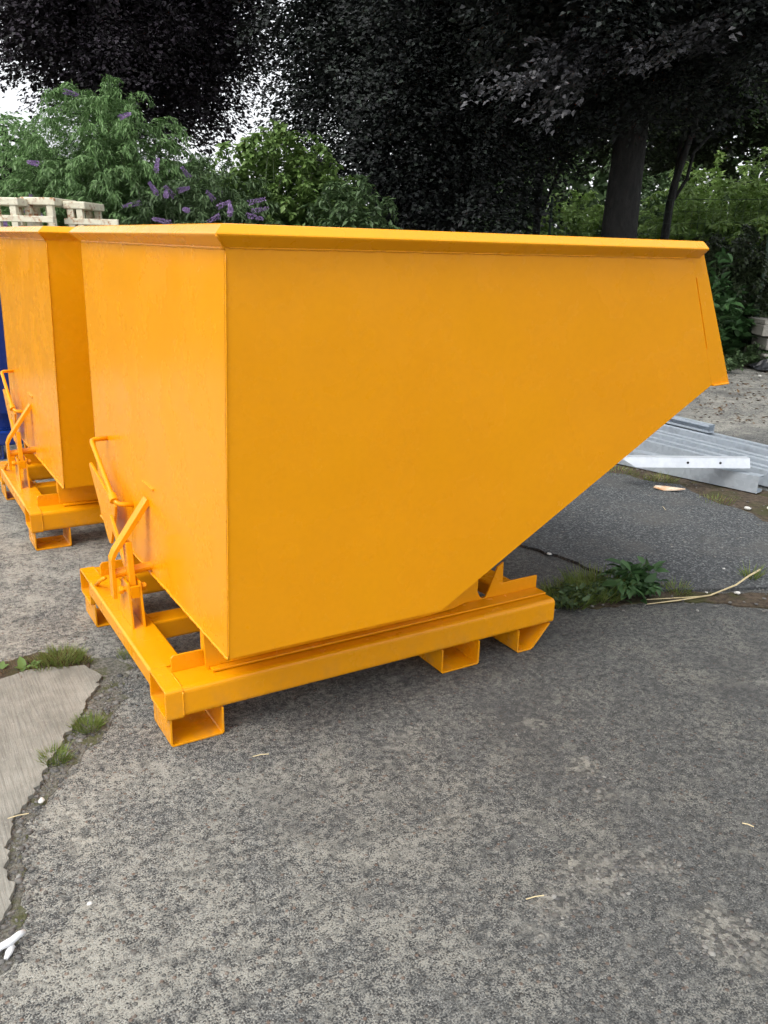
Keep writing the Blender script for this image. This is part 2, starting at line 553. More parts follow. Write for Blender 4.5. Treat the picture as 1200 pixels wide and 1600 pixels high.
# brushed concrete slab at the left
edge_top = [G(-900, 1062), G(-300, 1070), G(0, 1066), G(40, 1052), G(95, 1046), G(132, 1044), G(160, 1060)]
edge_r = [G(160, 1060), G(150, 1080), G(136, 1098), G(130, 1118), G(106, 1150), G(90, 1176), G(72, 1200), G(66, 1224), G(44, 1256), G(22, 1280),
          G(14, 1330), G(8, 1362), G(22, 1392), G(14, 1425), G(2, 1450), G(-30, 1490), G(-80, 1600), G(-170, 1900)]
e1 = rough_line(edge_top, 0.004, 0.03, 1)
e2 = rough_line(edge_r, 0.004, 0.012, 2)
slab_poly = e1 + e2[1:] + [np.array(G(-900, 1900)[:2])]
sheet('concrete_slab', slab_poly, -0.02, 0.012, M_SLAB)
# gritty moss filled joint along the slab
outer = [G(205, 1040), G(196, 1070), G(190, 1100), G(160, 1150), G(118, 1190), G(80, 1240), G(44, 1290), G(34, 1340), G(32, 1390), G(40, 1425), G(32, 1460), G(20, 1500), G(-30, 1600)]
o1 = rough_line(outer, 0.008, 0.02, 3)
inner = [q + np.array([-0.03, 0.0]) for q in e2[:-4]]
sheet('joint_grit', [np.array(G(120, 1030)[:2]), np.array(G(175, 1028)[:2])] + o1 + inner[::-1], -0.02, 0.0015, M_MOSS)
# soil along the back edge of the slab
sa = rough_line([G(-60, 1030), G(0, 1038), G(60, 1022), G(110, 1018), G(140, 1030)], 0.008, 0.03, 4)
sb = rough_line([G(140, 1046), G(95, 1054), G(0, 1072), G(-60, 1078)], 0.004, 0.03, 5)
sheet('joint_soil', sa + sb, -0.02, 0.008, M_SOIL)
# newer asphalt patch at the right
a_low = rough_line([G(700, 800), G(800, 848), G(868, 872), G(930, 897), G(1000, 922), G(1100, 926), G(1200, 922), G(1400, 915)], 0.012, 0.05, 6)
a_up = rough_line([G(1500, 860), G(1300, 842), G(1200, 817), G(1125, 790), G(1060, 762), G(950, 742), G(820, 735)], 0.03, 0.1, 7)
sheet('asphalt_patch', a_low + a_up, -0.02, 0.014, M_ASPH)
# soil filled crack below it
c_low = rough_line([G(850, 940), G(900, 950), G(960, 948), G(1020, 944), G(1100, 942), G(1200, 952), G(1400, 950)], 0.01, 0.04, 8)
c_up = rough_line([G(1400, 922), G(1200, 928), G(1100, 928), G(1000, 922), G(930, 900), G(880, 912)], 0.008, 0.04, 9)
sheet('crack_soil', c_low + c_up, -0.02, 0.006, M_SOIL)
# dirt drifted under the steel
d1 = rough_line([G(930, 735), G(1000, 752), G(1060, 764), G(1125, 792), G(1200, 820), G(1320, 850)], 0.03, 0.08, 10)
d2 = rough_line([G(1320, 800), G(1200, 770), G(1100, 740), G(990, 728), G(930, 728)], 0.03, 0.1, 11)
sheet('drifted_dirt', d1 + d2, -0.02, 0.004, M_SOIL)
# woodland floor behind the yard
w = rough_line([(-40, 15), (-6, 8.6), (1.5, 6.9), (5, 6.2), G(1120, 578), G(1160, 574), (10.2, 4.7), (16, 3.2), (45, -4)], 0.06, 0.35, 12)
sheet('woodland_floor', w + [np.array((70, 60)), np.array((-60, 70))], -0.03, 0.03, M_WOODSOIL)

# ------------------------------------------------------------------ the tipping skip
W, SLN, ZB, H = 1.464, 0.035, 0.328, 1.42
BX, BX2, BY, B0, B1, BW = -0.128, 1.300, 0.197, 0.0887, 0.1805, 0.155
OFF = np.array([0.6, W / 2, 0.0])
T = 0.006


def weld(mb, a, b, r=0.004, step=0.012, seed=0, nn=6):
    rr = np.random.default_rng(seed)
    a, b = np.array(a, float), np.array(b, float)
    n = max(2, int(np.linalg.norm(b - a) / step))
    pts = [a + (b - a) * i / n + rr.normal(0, r * 0.12, 3) for i in range(n + 1)]
    mb.tube(pts, r, nn, rs=[r * (0.75 + 0.5 * rr.random()) for _ in pts])


def make_skip(mat):
    root = empty('tipping_skip', OFF)

    def mb():
        return MB(OFF)

    def bead(parent, a, b, r, step=0.012, seed=0):
        m_ = mb()
        weld(m_, a, b, r, step, seed)
        m_.build('weld_bead', mat, parent, smooth=True)

    def side_y(z, near):       # the side walls lean out a little towards the top
        k = SLN * (1 - (z - ZB) / (H - ZB))
        return k if near else W - k
    prof = [(0.0, ZB), (0.6825, ZB), (1.7555, 0.9555), (1.5405, H - 0.004), (0.010, H - 0.004)]
    for near in (True, False):
        s = 1 if near else -1
        m = mb()
        m.slab([(x, side_y(z, near), z) for x, z in prof], (0, s * T, 0))
        m.build('side_panel', mat, root)
        # front edge strip, standing 4 mm off the wall and welded at its ends
        m = mb()
        q = [(1.592, H - 0.002), (1.842, 0.960), (1.753, 0.958)]
        sl_ = lambda z: 1.753 + (1.5385 - 1.753) * (z - 0.958) / (H - 0.002 - 0.958)
        q += [(sl_(1.078), 1.078), (sl_(1.080) + .006, 1.080), (sl_(1.308) + .006, 1.308), (sl_(1.310), 1.310), (1.5385, H - 0.002)]
        yo = lambda z: side_y(z, near) - s * 0.0004
        m.slab([(x, yo(z), z) for x, z in q], (0, s * 0.006, 0))
        m.build('front_edge_strip', mat, root)
    m = mb()
    m.slab([(0, SLN, ZB), (0, W - SLN, ZB), (0.010, W, H - 0.004), (0.010, 0, H - 0.004)], (T, 0, 0))
    bp = m.build('back_panel', mat, root, bevel=0.0015)
    bead(bp, (-0.001, SLN + 0.002, ZB), (-0.001, W - SLN, ZB), 0.0045, 0.009, seed=3)
    bead(bp, (0.001, SLN - 0.0005, ZB), (0.011, 0, 1.355), 0.0018, 0.02, seed=4)
    bead(bp, (0.009, 0.01, 1.367), (0.009, W - 0.01, 1.367), 0.0035, 0.014, seed=5)
    m = mb()
    m.slab([(T, SLN + T, ZB + .001), (0.6825, SLN + T, ZB + .001), (0.6825, W - SLN - T, ZB + .001), (T, W - SLN - T, ZB + .001)], (0, 0, T))
    m.build('floor_panel', mat, root)
    m = mb()
    k0, k1 = SLN, SLN * (1 - (0.956 - ZB) / (H - ZB))
    m.slab([(0.6825, k0 + T, ZB + .001), (1.756, k1 + T, 0.957), (1.756, W - k1 - T, 0.957), (0.6825, W - k0 - T, ZB + .001)], (-0.003, 0, 0.006))
    m.build('sloping_front_panel', mat, root)
    m = mb()
    m.slab([(1.757, 0.006, 0.951), (1.836, 0.006, 0.954), (1.836, W - .006, 0.954), (1.757, W - .006, 0.951)], (0, 0, 0.006))
    m.build('pouring_lip', mat, root, bevel=0.002)
    # folded rim: top face slopes outwards and down, then back in under itself
    rp = [(0.0, 0.0), (0.005, 0.0), (0.010, -0.002), (0.031, -0.020), (0.033, -0.023), (0.031, -0.027), (0.001, -0.052), (0.0, -0.048)]

    def rim_piece(path_in, dirs):
        m_ = mb()
        n = len(rp)
        vs = []
        for P0, D in zip(path_in, dirs):
            for (o_, z_) in rp:
                vs.append((P0[0] + D[0] * o_, P0[1] + D[1] * o_, H + z_))
        fs = []
        for i in range(n):
            j = (i + 1) % n
            fs.append((i, j, n + j, n + i))
        fs += [tuple(range(n)), tuple(range(2 * n - 1, n - 1, -1))]
        m_.add(vs, fs)
        return m_.build('rim_rail', mat, root, bevel=0.0012)
    rim_piece([(0.010, 0.0), (0.010, W)], [(-1, -1), (-1, 1)])
    rim_piece([(0.010, 0.0), (1.592, 0.0)], [(-1, -1), (0.0, -1)])
    rim_piece([(0.010, W), (1.592, W)], [(-1, 1), (0.0, 1)])
    bead(root, (0.02, -0.0005, H - 0.052), (1.53, -0.0005, H - 0.052), 0.0026, 0.02, seed=6)
    bead(root, (0.02, W + 0.0005, H - 0.052), (1.53, W + 0.0005, H - 0.052), 0.0026, 0.02, seed=7)
    bead(root, (-0.0215, -0.0315, H - 0.026), (0.008, -0.002, H - 0.056), 0.003, 0.008, seed=8)

    # ---- base frame
    for near in (True, False):
        def Y(y):
            return y if near else W - y
        y0, y1 = sorted((Y(BY), Y(BY + BW)))
        xs = -0.077
        m = mb()
        m.ringprof(rrect(y0, y1, B0, B1, 0.016), rrect(y0 + .007, y1 - .007, B0 + .007, B1 - .007, 0.010), 0, xs, BX2)
        beam = m.build('long_beam', mat, root, smooth=False, bevel=0.001)
        e = 0.0022
        m = mb()
        m.ringprof(rrect(y0 - e, y1 + e, B0 - e, B1 + e, 0.011), rrect(y0 + .006, y1 - .006, B0 + .006, B1 - .006, 0.008), 0, BX, xs)
        m.build('beam_end', mat, beam, bevel=0.0015)
        yn = Y(BY) - (0.001 if near else -0.001)
        bead(beam, (xs, yn, B0 + 0.006), (xs, yn, B1 - .010), 0.0032, 0.007, seed=11)
        bead(beam, (xs, Y(BY + 0.015), B1), (xs, Y(BY + 0.1), B1), 0.0032, 0.007, seed=12)
        # bearing strip and guide rail on the beam
        m = mb()
        ya, yb = sorted((Y(0.245), Y(0.303)))
        m.box((0.03, ya, B1 + 0.003), (BX2 - 0.004, yb, B1 + 0.010))
        m.build('bearing_strip', mat, root, bevel=0.0015)
        m = mb()
        ya, yb = sorted((Y(0.304), Y(0.311)))
        m.slab([(-0.075, ya, B1), (BX2, ya, B1), (BX2, ya, B1 + 0.056), (1.14, ya, B1 + .056), (1.138, ya, B1 + .135), (1.112, ya, B1 + .120), (1.074, ya, B1 + .026),
                (1.066, ya, B1 + .013), (1.050, ya, B1 + .011), (1.040, ya, B1 + .020), (1.024, ya, B1 + .052), (-0.067, ya, B1 + .052), (-0.075, ya, B1 + .044)], (0, yb - ya, 0))
        m.build('guide_rail', mat, root, bevel=0.0012)
        # foot of the body: a runner plate along the bottom, rounded up at the front
        m = mb()
        ya, yb = sorted((Y(0.268), Y(0.276)))
        pr = [(0.012, ZB - 0.002), (0.016, B1 + 0.011), (0.80, B1 + 0.011), (0.90, B1 + 0.018), (0.975, B1 + 0.036), (1.000, B1 + .050)]
        zt = lambda x: ZB - 0.004 + max(0.0, (x - 0.6825)) * (0.956 - ZB) / (1.756 - 0.6825)
        pr += [(1.005, zt(1.005)), (0.90, zt(0.90)), (0.70, zt(0.70))]
        m.slab([(x, ya, z) for x, z in pr], (0, yb - ya, 0))
        m.build('runner_plate', mat, root, bevel=0.0012)
        m = mb()
        ya, yb = sorted((Y(0.276), Y(0.300)))
        m.box((0.0135, ya, B1 + 0.06), (0.0195, yb, ZB - .002))
        m.build('runner_stiffener', mat, root)
        # fork pockets
        ya, yb = sorted((Y(BY + 0.003), Y(BY + BW + 0.012)))
        for (xa, xb, xt) in ((-0.1176, 0.0423, 0.0423), (0.813, 0.9717, 0.9717), (1.1407, 1.2106, 1.290)):
            t_ = 0.006
            m = mb()
            outer_ = [(xa, 0.001 + 0.006), (xa + .006, 0.001), (xb - .006, 0.001), (xb + (xt - xb) * .08, 0.001 + 0.006), (xt, B0 - .0005)]
            inner_ = [(xt - t_ * (1.5 if xt > xb else 1), B0 - .0005), (xb - t_ * (1.2 if xt == xb else .6), 0.001 + t_ + .003), (xb - t_ - .004, 0.001 + t_), (xa + t_ + .004, 0.001 + t_), (xa + t_, 0.001 + t_ + .004), (xa + t_, B0 - .0005)]
            poly = [(xa, B0 - .0005)] + outer_ + inner_
            m.slab([(x, ya, z) for x, z in poly], (0, yb - ya, 0))
            m.build('fork_pocket' if xb == xt else 'front_foot', mat, root, bevel=0.001)
    # back and front cross members, centre rail
    m = mb()
    ci = [(BX, .131), (BX, B1 - .006), (BX + .006, B1 - .0005), (-0.024, B1 - .0005), (-0.018, B1 - .006), (-0.018, .131), (-0.024, .131), (-0.024, B1 - .0075), (BX + .006, B1 - .0075), (BX + .006, .131)]
    m.slab([(x, BY + BW, z) for x, z in ci], (0, W - 2 * BY - 2 * BW, 0))
    m.build('cross_member', mat, root, bevel=0.0015)
    m = mb()
    m.slab([(x + 1.30, BY + BW, z) for x, z in ci], (0, W - 2 * BY - 2 * BW, 0))
    m.build('cross_member', mat, root, bevel=0.0015)
    m = mb()
    m.ringprof(rrect(W / 2 - .055, W / 2 + .03, .105, .1735, .008), rrect(W / 2 - .049, W / 2 + .024, .111, .1675, .005), 0, -0.018, 1.172)
    m.build('centre_rail', mat, root)

    # ---- latch and release gear on the back
    for x0 in (-0.095, -0.058):
        m = mb()
        m.slab([(x0, .645, B1), (x0, .81, B1), (x0, .80, B1 + .03), (x0, .745, B1 + .145), (x0, .675, B1 + .145)], (0.007, 0, 0))
        m.build('latch_upright', mat, root, bevel=0.001)
    m = mb()
    m.box((-0.0875, .668, B1 + .095), (-0.0585, .676, B1 + .135))
    m.build('latch_bridge', mat, root, bevel=0.001)
    m = mb()
    m.tube([(-0.118, .705, B1 + .118), (-0.028, .705, B1 + .118)], 0.009, 12)
    pb = m.build('pivot_bolt', mat, root, bevel=0.0008)
    for xa in (-0.116, -0.044):
        m = mb()
        m.tube([(xa, .705, B1 + .118), (xa + .012, .705, B1 + .118)], 0.015, 6)
        m.build('nut', mat, pb, bevel=0.0008)
    m = mb()
    m.slab([(-0.083, .685, .285), (-0.083, .725, .285), (-0.083, .757, .445), (-0.083, .712, .452)], (0.020, 0, 0))
    m.build('latch_tongue', mat, root, bevel=0.002)
    m = mb()
    m.slab([(-0.074, .70, .300), (-0.074, .725, .292), (-0.074, 0.96, .455), (-0.074, .945, .478)], (0.010, 0, 0))
    lv = m.build('release_lever', mat, root, bevel=0.0015)
    m = mb()
    # flat hand lever
    pl = [(1.352, .560), (1.338, .570), (1.120, .522), (0.985, .492), (1.000, .455), (1.085, .325), (1.105, .322), (1.135, .340)]
    m.slab([(-0.046, y, z) for y, z in pl], (0.010, 0, 0))
    m.build('hand_lever', mat, root, bevel=0.002)
    # latch pin out of the body
    m = mb()
    m.tube([(0.004, .738, .352), (-0.128, .746, .340)], 0.0155, 16)
    m.build('latch_pin', mat, root, smooth=False, bevel=0.001)
    # bent flat guard from body out and down
    m = mb()
    cp = [(-0.004, .585), (-0.118, .425), (-0.130, .398), (-0.130, .262)]
    w_ = 0.012
    a = [(x, z) for x, z in cp]
    b = [(0.000 + .010, .573), (-0.107, .416), (-0.118, .394), (-0.118, .262)]
    m.slab([(x, .722, z) for x, z in a + b[::-1]], (0, 0.042, 0))
    m.build('guard_bar', mat, root, bevel=0.0015)
    m = mb()
    m.box((-0.004, .66, .628), (0.004, .775, .634))
    m.build('guard_seat', mat, root, bevel=0.001)
    # round keeper loop beside the lever
    m = mb()
    kp = [(0.006, 1.236, .680), (-0.045, 1.236, .680), (-0.054, 1.230, .677), (-0.056, 1.218, .671), (-0.056, .958, .532), (-0.050, .940, .520), (-0.040, .930, .516), (0.006, .922, .511)]
    m.tube(kp, 0.0085, 10)
    m.build('keeper_loop', mat, root, smooth=True)
    m = mb()
    m.tube([(-0.056, .975, .541), (-0.056, .945, .525)], 0.0145, 14)
    m.build('keeper_collar', mat, root, bevel=0.001)
    m = mb()
    m.tube([(-0.112, 1.075, B1 - .002), (-0.108, 1.02, B1 + .035), (-0.104, .955, B1 + .068)], 0.007, 8)
    m.build('chain_stub', mat, root, smooth=True)
    return root


skip_a = make_skip(M_OR)
tag(skip_a, 'large orange steel tipping skip filling the foreground, its whole side wall in view', 'skip', 'tipping skips in a row')
skip_b = copy_tree(skip_a)
skip_b.location = OFF + np.array([-0.050, 1.853, 0])
tag(skip_b, 'orange tipping skip half hidden behind the foreground one, cut by the left edge', 'skip')
skip_c = copy_tree(skip_a)
skip_c.location = OFF + np.array([-0.085, 3.72, 0])
tag(skip_c, 'dark blue skip showing as a sliver beyond the second orange skip', 'skip')
_blue = {}
for o in skip_c.children_recursive:
    if o.type == 'MESH':
        if o.data.name not in _blue:
            me = o.data.copy()
            me.materials.clear()
            me.materials.append(M_BL)
            _blue[o.data.name] = me
        o.data = _blue[o.data.name]

# ------------------------------------------------------------------ galvanised purlins


def purlin(a, b, wid, hgt, label, lip=0.016, t=0.0035, roll=0.0, open_side=1, up=False):
    """lipped C-section lying between two points (base line), open to one side"""
    a, b = np.array(a, float), np.array(b, float)
    root_o = a
    d = (b - a)
    L = np.linalg.norm(d)
    d /= L
    s = np.cross(d, [0, 0, 1.0])
    s /= np.linalg.norm(s)
    u = np.cross(s, d)
    if roll:
        c_, s_ = math.cos(roll), math.sin(roll)
        s, u = s * c_ + u * s_, u * c_ - s * s_
    k = open_side
    pr = [(0, 0), (wid, 0), (wid, lip), (wid - t, lip), (wid - t, t), (t, t), (t, hgt - t), (wid - t, hgt - t), (wid - t, hgt - lip), (wid, hgt - lip), (wid, hgt), (0, hgt)]
    if up:      # lying web up, with a small rib along each edge of the web
        pr = [(0, 0), (lip, 0), (lip, t), (t, t), (t, hgt - t), (wid - t, hgt - t), (wid - t, t), (wid - lip, t), (wid - lip, 0), (wid, 0),
              (wid, hgt + .016), (wid - .012, hgt + .018), (wid - .016, hgt), (.016, hgt), (.012, hgt + .018), (0, hgt + .016)]
    m = MB(root_o)
    m.slab([a + s * k * (x - wid / 2) + u * z for x, z in pr], d * L)
    o = m.build('steel_purlin', M_GALV, None, root_o)
    tag(o, label, 'purlin', 'galvanised steel purlins lying in a loose stack')
    return o


names6 = ['farthest of the flat row of galvanised purlins, next to bare yard', 'second galvanised purlin from the far side of the flat row',
          'third galvanised purlin from the far side of the flat row', 'galvanised purlin in the middle of the flat row',
          'galvanised purlin second from the near side of the flat row', 'nearest of the flat row of galvanised purlins']
for i in range(6):
    x = 4.66 - i * 0.152
    purlin((x + 0.02 * math.sin(i * 2.1), 3.6 + 0.15 * math.sin(i * 3.3), 0.015), (x - 0.02 + 0.15 * (i > 2) * (i - 2) * 0.3, 0.55 + 0.2 * math.cos(i * 2.7), 0.015), 0.045, 0.088 + 0.008 * (i % 2), names6[i], open_side=-1)
purlin((4.62, 3.3, 0.112), (4.60, 2.18, 0.112), 0.065, 0.06, 'short galvanised channel with an open dark end on top of the purlin row', open_side=1)
purlin((3.42, 2.75, 0.012), (3.81, 1.17, 0.012), 0.075, 0.105, 'galvanised purlin in front of the row with its open end towards the right', open_side=-1)
# pale flat angle across the stack
m = MB(G(972, 722, 0.17))
A0, A1 = np.array(G(968, 714, 0.205)), np.array(G(1172, 716, 0.205))
dd = (A1 - A0) / np.linalg.norm(A1 - A0)
nrm = np.array([dd[1], -dd[0], 0])
lean = np.array([nrm[0] * 0.02, nrm[1] * 0.02, -0.058])
A0b = A0 + dd * 0.10
quad = [A0, A1, A1 + lean, A0b + lean]
m.slab(quad, -nrm * 0.004)
m.slab([A0, A1, A1 - nrm * 0.05, A0 - nrm * 0.05], (0, 0, -0.004))
ang = m.build('steel_angle', M_GALVP, None, G(972, 722, 0.17))
tag(ang, 'pale galvanised angle bar lying crosswise on top of the purlins', 'angle bar')
for f_ in (0.52, 0.77):
    hm = MB(G(972, 722, 0.17))
    c0 = A0 + (A1 - A0) * f_ + lean * 0.5 + nrm * 0.0005
    hm.tube([c0, c0 + nrm * 0.002], 0.008, 12)
    hm.build('bolt_hole', M_BLACKP, ang)

# ------------------------------------------------------------------ leaf machinery


def unit(v):
    return v / (np.linalg.norm(v, axis=-1, keepdims=True) + 1e-9)


def leaf_mesh(name, P, D, Nn, L, Wd, mat, parent=None, loc=(0, 0, 0), fold=0.18, wide=0.45, hexa=False):
    """one small folded blade per row: base point P, axis D, face normal Nn"""
    P, D, Nn = np.asarray(P, float), unit(np.asarray(D, float)), np.asarray(Nn, float)
    S = unit(np.cross(D, Nn))
    Nn = np.cross(S, D)
    n = len(P)
    L = np.broadcast_to(np.asarray(L, float), (n,))[:, None]
    Wd = np.broadcast_to(np.asarray(Wd, float), (n,))[:, None]
    P = P - np.asarray(loc, float)
    if not hexa:
        V = np.stack([P, P + D * L * wide + S * Wd * .5 + Nn * Wd * fold, P + D * L - Nn * L * 0.08, P + D * L * wide - S * Wd * .5 + Nn * Wd * fold], 1)
        idx = np.array([[0, 1, 2], [0, 2, 3]])
        k = 4
    else:
        V = np.stack([P, P + D * L * .28 + S * Wd * .46 + Nn * Wd * fold, P + D * L * .66 + S * Wd * .38 + Nn * (Wd * fold - L * .04), P + D * L - Nn * L * .16,
                      P + D * L * .66 - S * Wd * .38 + Nn * (Wd * fold - L * .04), P + D * L * .28 - S * Wd * .46 + Nn * Wd * fold, P + D * L * .45 - Nn * L * .02], 1)
        idx = np.array([[0, 1, 6], [1, 2, 6], [2, 3, 6], [3, 4, 6], [4, 5, 6], [5, 0, 6]])
        k = 7
    V = V.reshape(-1, 3)
    Fc = (np.arange(n)[:, None, None] * k + idx[None]).reshape(-1)
    nt = n * len(idx)
    me = bpy.data.meshes.new(name)
    me.vertices.add(len(V))
    me.vertices.foreach_set('co', V.astype(np.float32).ravel())
    me.loops.add(nt * 3)
    me.loops.foreach_set('vertex_index', Fc.astype(np.int32))
    me.polygons.add(nt)
    me.polygons.foreach_set('loop_start', (np.arange(nt) * 3).astype(np.int32))
    me.polygons.foreach_set('loop_total', np.full(nt, 3, np.int32))
    me.update(calc_edges=True)
    o = link_mesh(name, me, mat, parent)
    return o


def vnoise(P, s, seed):
    r = np.random.default_rng(seed)
    out = np.zeros(len(P))
    for k in range(5):
        d = r.normal(size=3)
        d /= np.linalg.norm(d)
        out += np.sin(P @ d * s * (0.7 + 0.5 * k) + r.random() * 6.28) / (1 + 0.5 * k)
    return out / 2.0


def spray_leaves(C, out_dir, rad, nleaf, L, Wd, r, droop=0.35):
    """flat drooping sprays of leaves: C centres, out_dir their outward direction"""
    n = len(C)
    az = np.arctan2(out_dir[:, 1], out_dir[:, 0]) + r.normal(0, 0.6, n)
    tw = np.stack([np.cos(az), np.sin(az), -np.abs(r.normal(droop, 0.25, n))], 1)
    tw = unit(tw)
    up = unit(np.stack([r.normal(0, .25, n), r.normal(0, .25, n), np.ones(n)], 1))
    sd = unit(np.cross(tw, up))
    nn = np.cross(sd, tw)
    t = r.random((n, nleaf))
    sgn = np.where(r.random((n, nleaf)) < .5, -1.0, 1.0)
    off = np.abs(r.normal(0, 0.32, (n, nleaf))) * (1.05 - t * 0.6)
    P = C[:, None, :] + tw[:, None, :] * (t * 2 - 1)[..., None] * rad + sd[:, None, :] * (sgn * off * rad)[..., None] + nn[:, None, :] * r.normal(0, .10, (n, nleaf))[..., None] * rad
    P[..., 2] -= (t ** 2) * rad * 0.35
    D = tw[:, None, :] * (0.7 + .3 * r.random((n, nleaf)))[..., None] + sd[:, None, :] * (sgn * .8)[..., None] + r.normal(0, .25, (n, nleaf, 3))
    Nn = nn[:, None, :] + r.normal(0, .33, (n, nleaf, 3))
    m_ = n * nleaf
    Ls = L * r.uniform(.7, 1.25, m_)
    return P.reshape(-1, 3), D.reshape(-1, 3), Nn.reshape(-1, 3), Ls, Ls * Wd / L


def crown_points(center, radii, n, r, seed, shell=0.35, gap=-0.22, gscale=2.4, zmin=None):
    c, R = np.array(center, float), np.array(radii, float)
    out = []
    while sum(len(q) for q in out) < n:
        d = unit(r.normal(size=(n * 2, 3)))
        rr = (shell + (1 - shell) * r.random(n * 2)) ** (1 / 2.2)
        rr *= 1 + 0.16 * vnoise(d * 3.0, 1.4, seed + 5)[:len(d)]
        P = c + d * rr[:, None] * R
        k = vnoise(P, gscale, seed) > gap
        if zmin is not None:
            k &= P[:, 2] > zmin
        out.append(P[k])
    P = np.concatenate(out)[:n]
    return P


def limb_path(a, b, sag, n, r, wob=0.05):
    a, b = np.array(a, float), np.array(b, float)
    t = np.linspace(0, 1, n)
    P = a + (b - a) * t[:, None]
    P[:, 2] += sag * np.sin(t * math.pi)
    L = np.linalg.norm(b - a)
    P[1:] += r.normal(0, wob * L * 0.15, (n - 1, 3))
    return P


def tree(name, base, trunk_r, trunk_h, crowns, label, leafmat, leaf=(0.066, 0.048), seed=0, nl=38, rad=0.44, lean=(0, 0), group='trees behind the yard', limbs=7, zmin=None, bend=None, droop=0.35, core=0):
    r = np.random.default_rng(seed)
    base = np.array(base, float)
    root = empty(name, base)
    tag(root, label, 'tree', group)
    # trunk with root flare
    n = 14
    t = np.linspace(0, 1, n)
    path = base + np.stack([lean[0] * t, lean[1] * t, trunk_h * t - 0.05], 1)
    if bend is not None:
        path += np.outer(np.sin(t * math.pi * 0.9) ** 2, np.array([*bend, 0.0]))
    path[1:, :2] += r.normal(0, trunk_r * 0.05, (n - 1, 2))
    rs = trunk_r * (1 - 0.55 * t) * (1 + 0.55 * np.exp(-t * trunk_h / 0.35))
    mb_ = MB(base)
    mb_.tube(path, trunk_r, 18, rs=list(rs))
    tr = mb_.build('trunk', M_BARK, root, smooth=True)
    allP = []
    for i, (c, R, ns) in enumerate(crowns):
        P = crown_points(c, R, ns, r, seed * 10 + i, zmin=zmin)
        allP.append((P, np.array(c)))
    for i in range(limbs):
        c, R, ns = crowns[i % len(crowns)]
        st = path[int(n * (0.45 + 0.5 * r.random())) - 1]
        d = unit(r.normal(size=3) * np.array([1, 1, 0.35]))
        en = np.array(c) + d * np.array(R) * 0.75
        P = limb_path(st, en, 0.25, 9, r)
        mb_ = MB(base)
        mb_.tube(P, .1, 8, rs=list(np.linspace(trunk_r * 0.34, 0.015, 9)))
        mb_.build('limb', M_BARK, root, smooth=True)
    data = []
    for (P, c) in allP:
        data.append(spray_leaves(P, P - c, rad, nl, leaf[0], leaf[1], r, droop))
    if core:
        tot = sum(q[2] for q in crowns)
        for i, (c, R, ns) in enumerate(crowns):
            k = int(core * ns / tot)
            d = unit(r.normal(size=(k, 3))) * (r.random(k) ** 0.4)[:, None] * 0.68
            P = np.array(c) + d * np.array(R)
            if zmin is not None:
                P[:, 2] = np.maximum(P[:, 2], zmin)
            Ls = r.uniform(.08, .14, k)
            data.append((P, r.normal(size=(k, 3)), r.normal(size=(k, 3)), Ls, Ls * .75))
    data = [np.concatenate([q[k] for q in data]) for k in range(5)]
    leaf_mesh('crown', *data, leafmat, root, base)
    return root


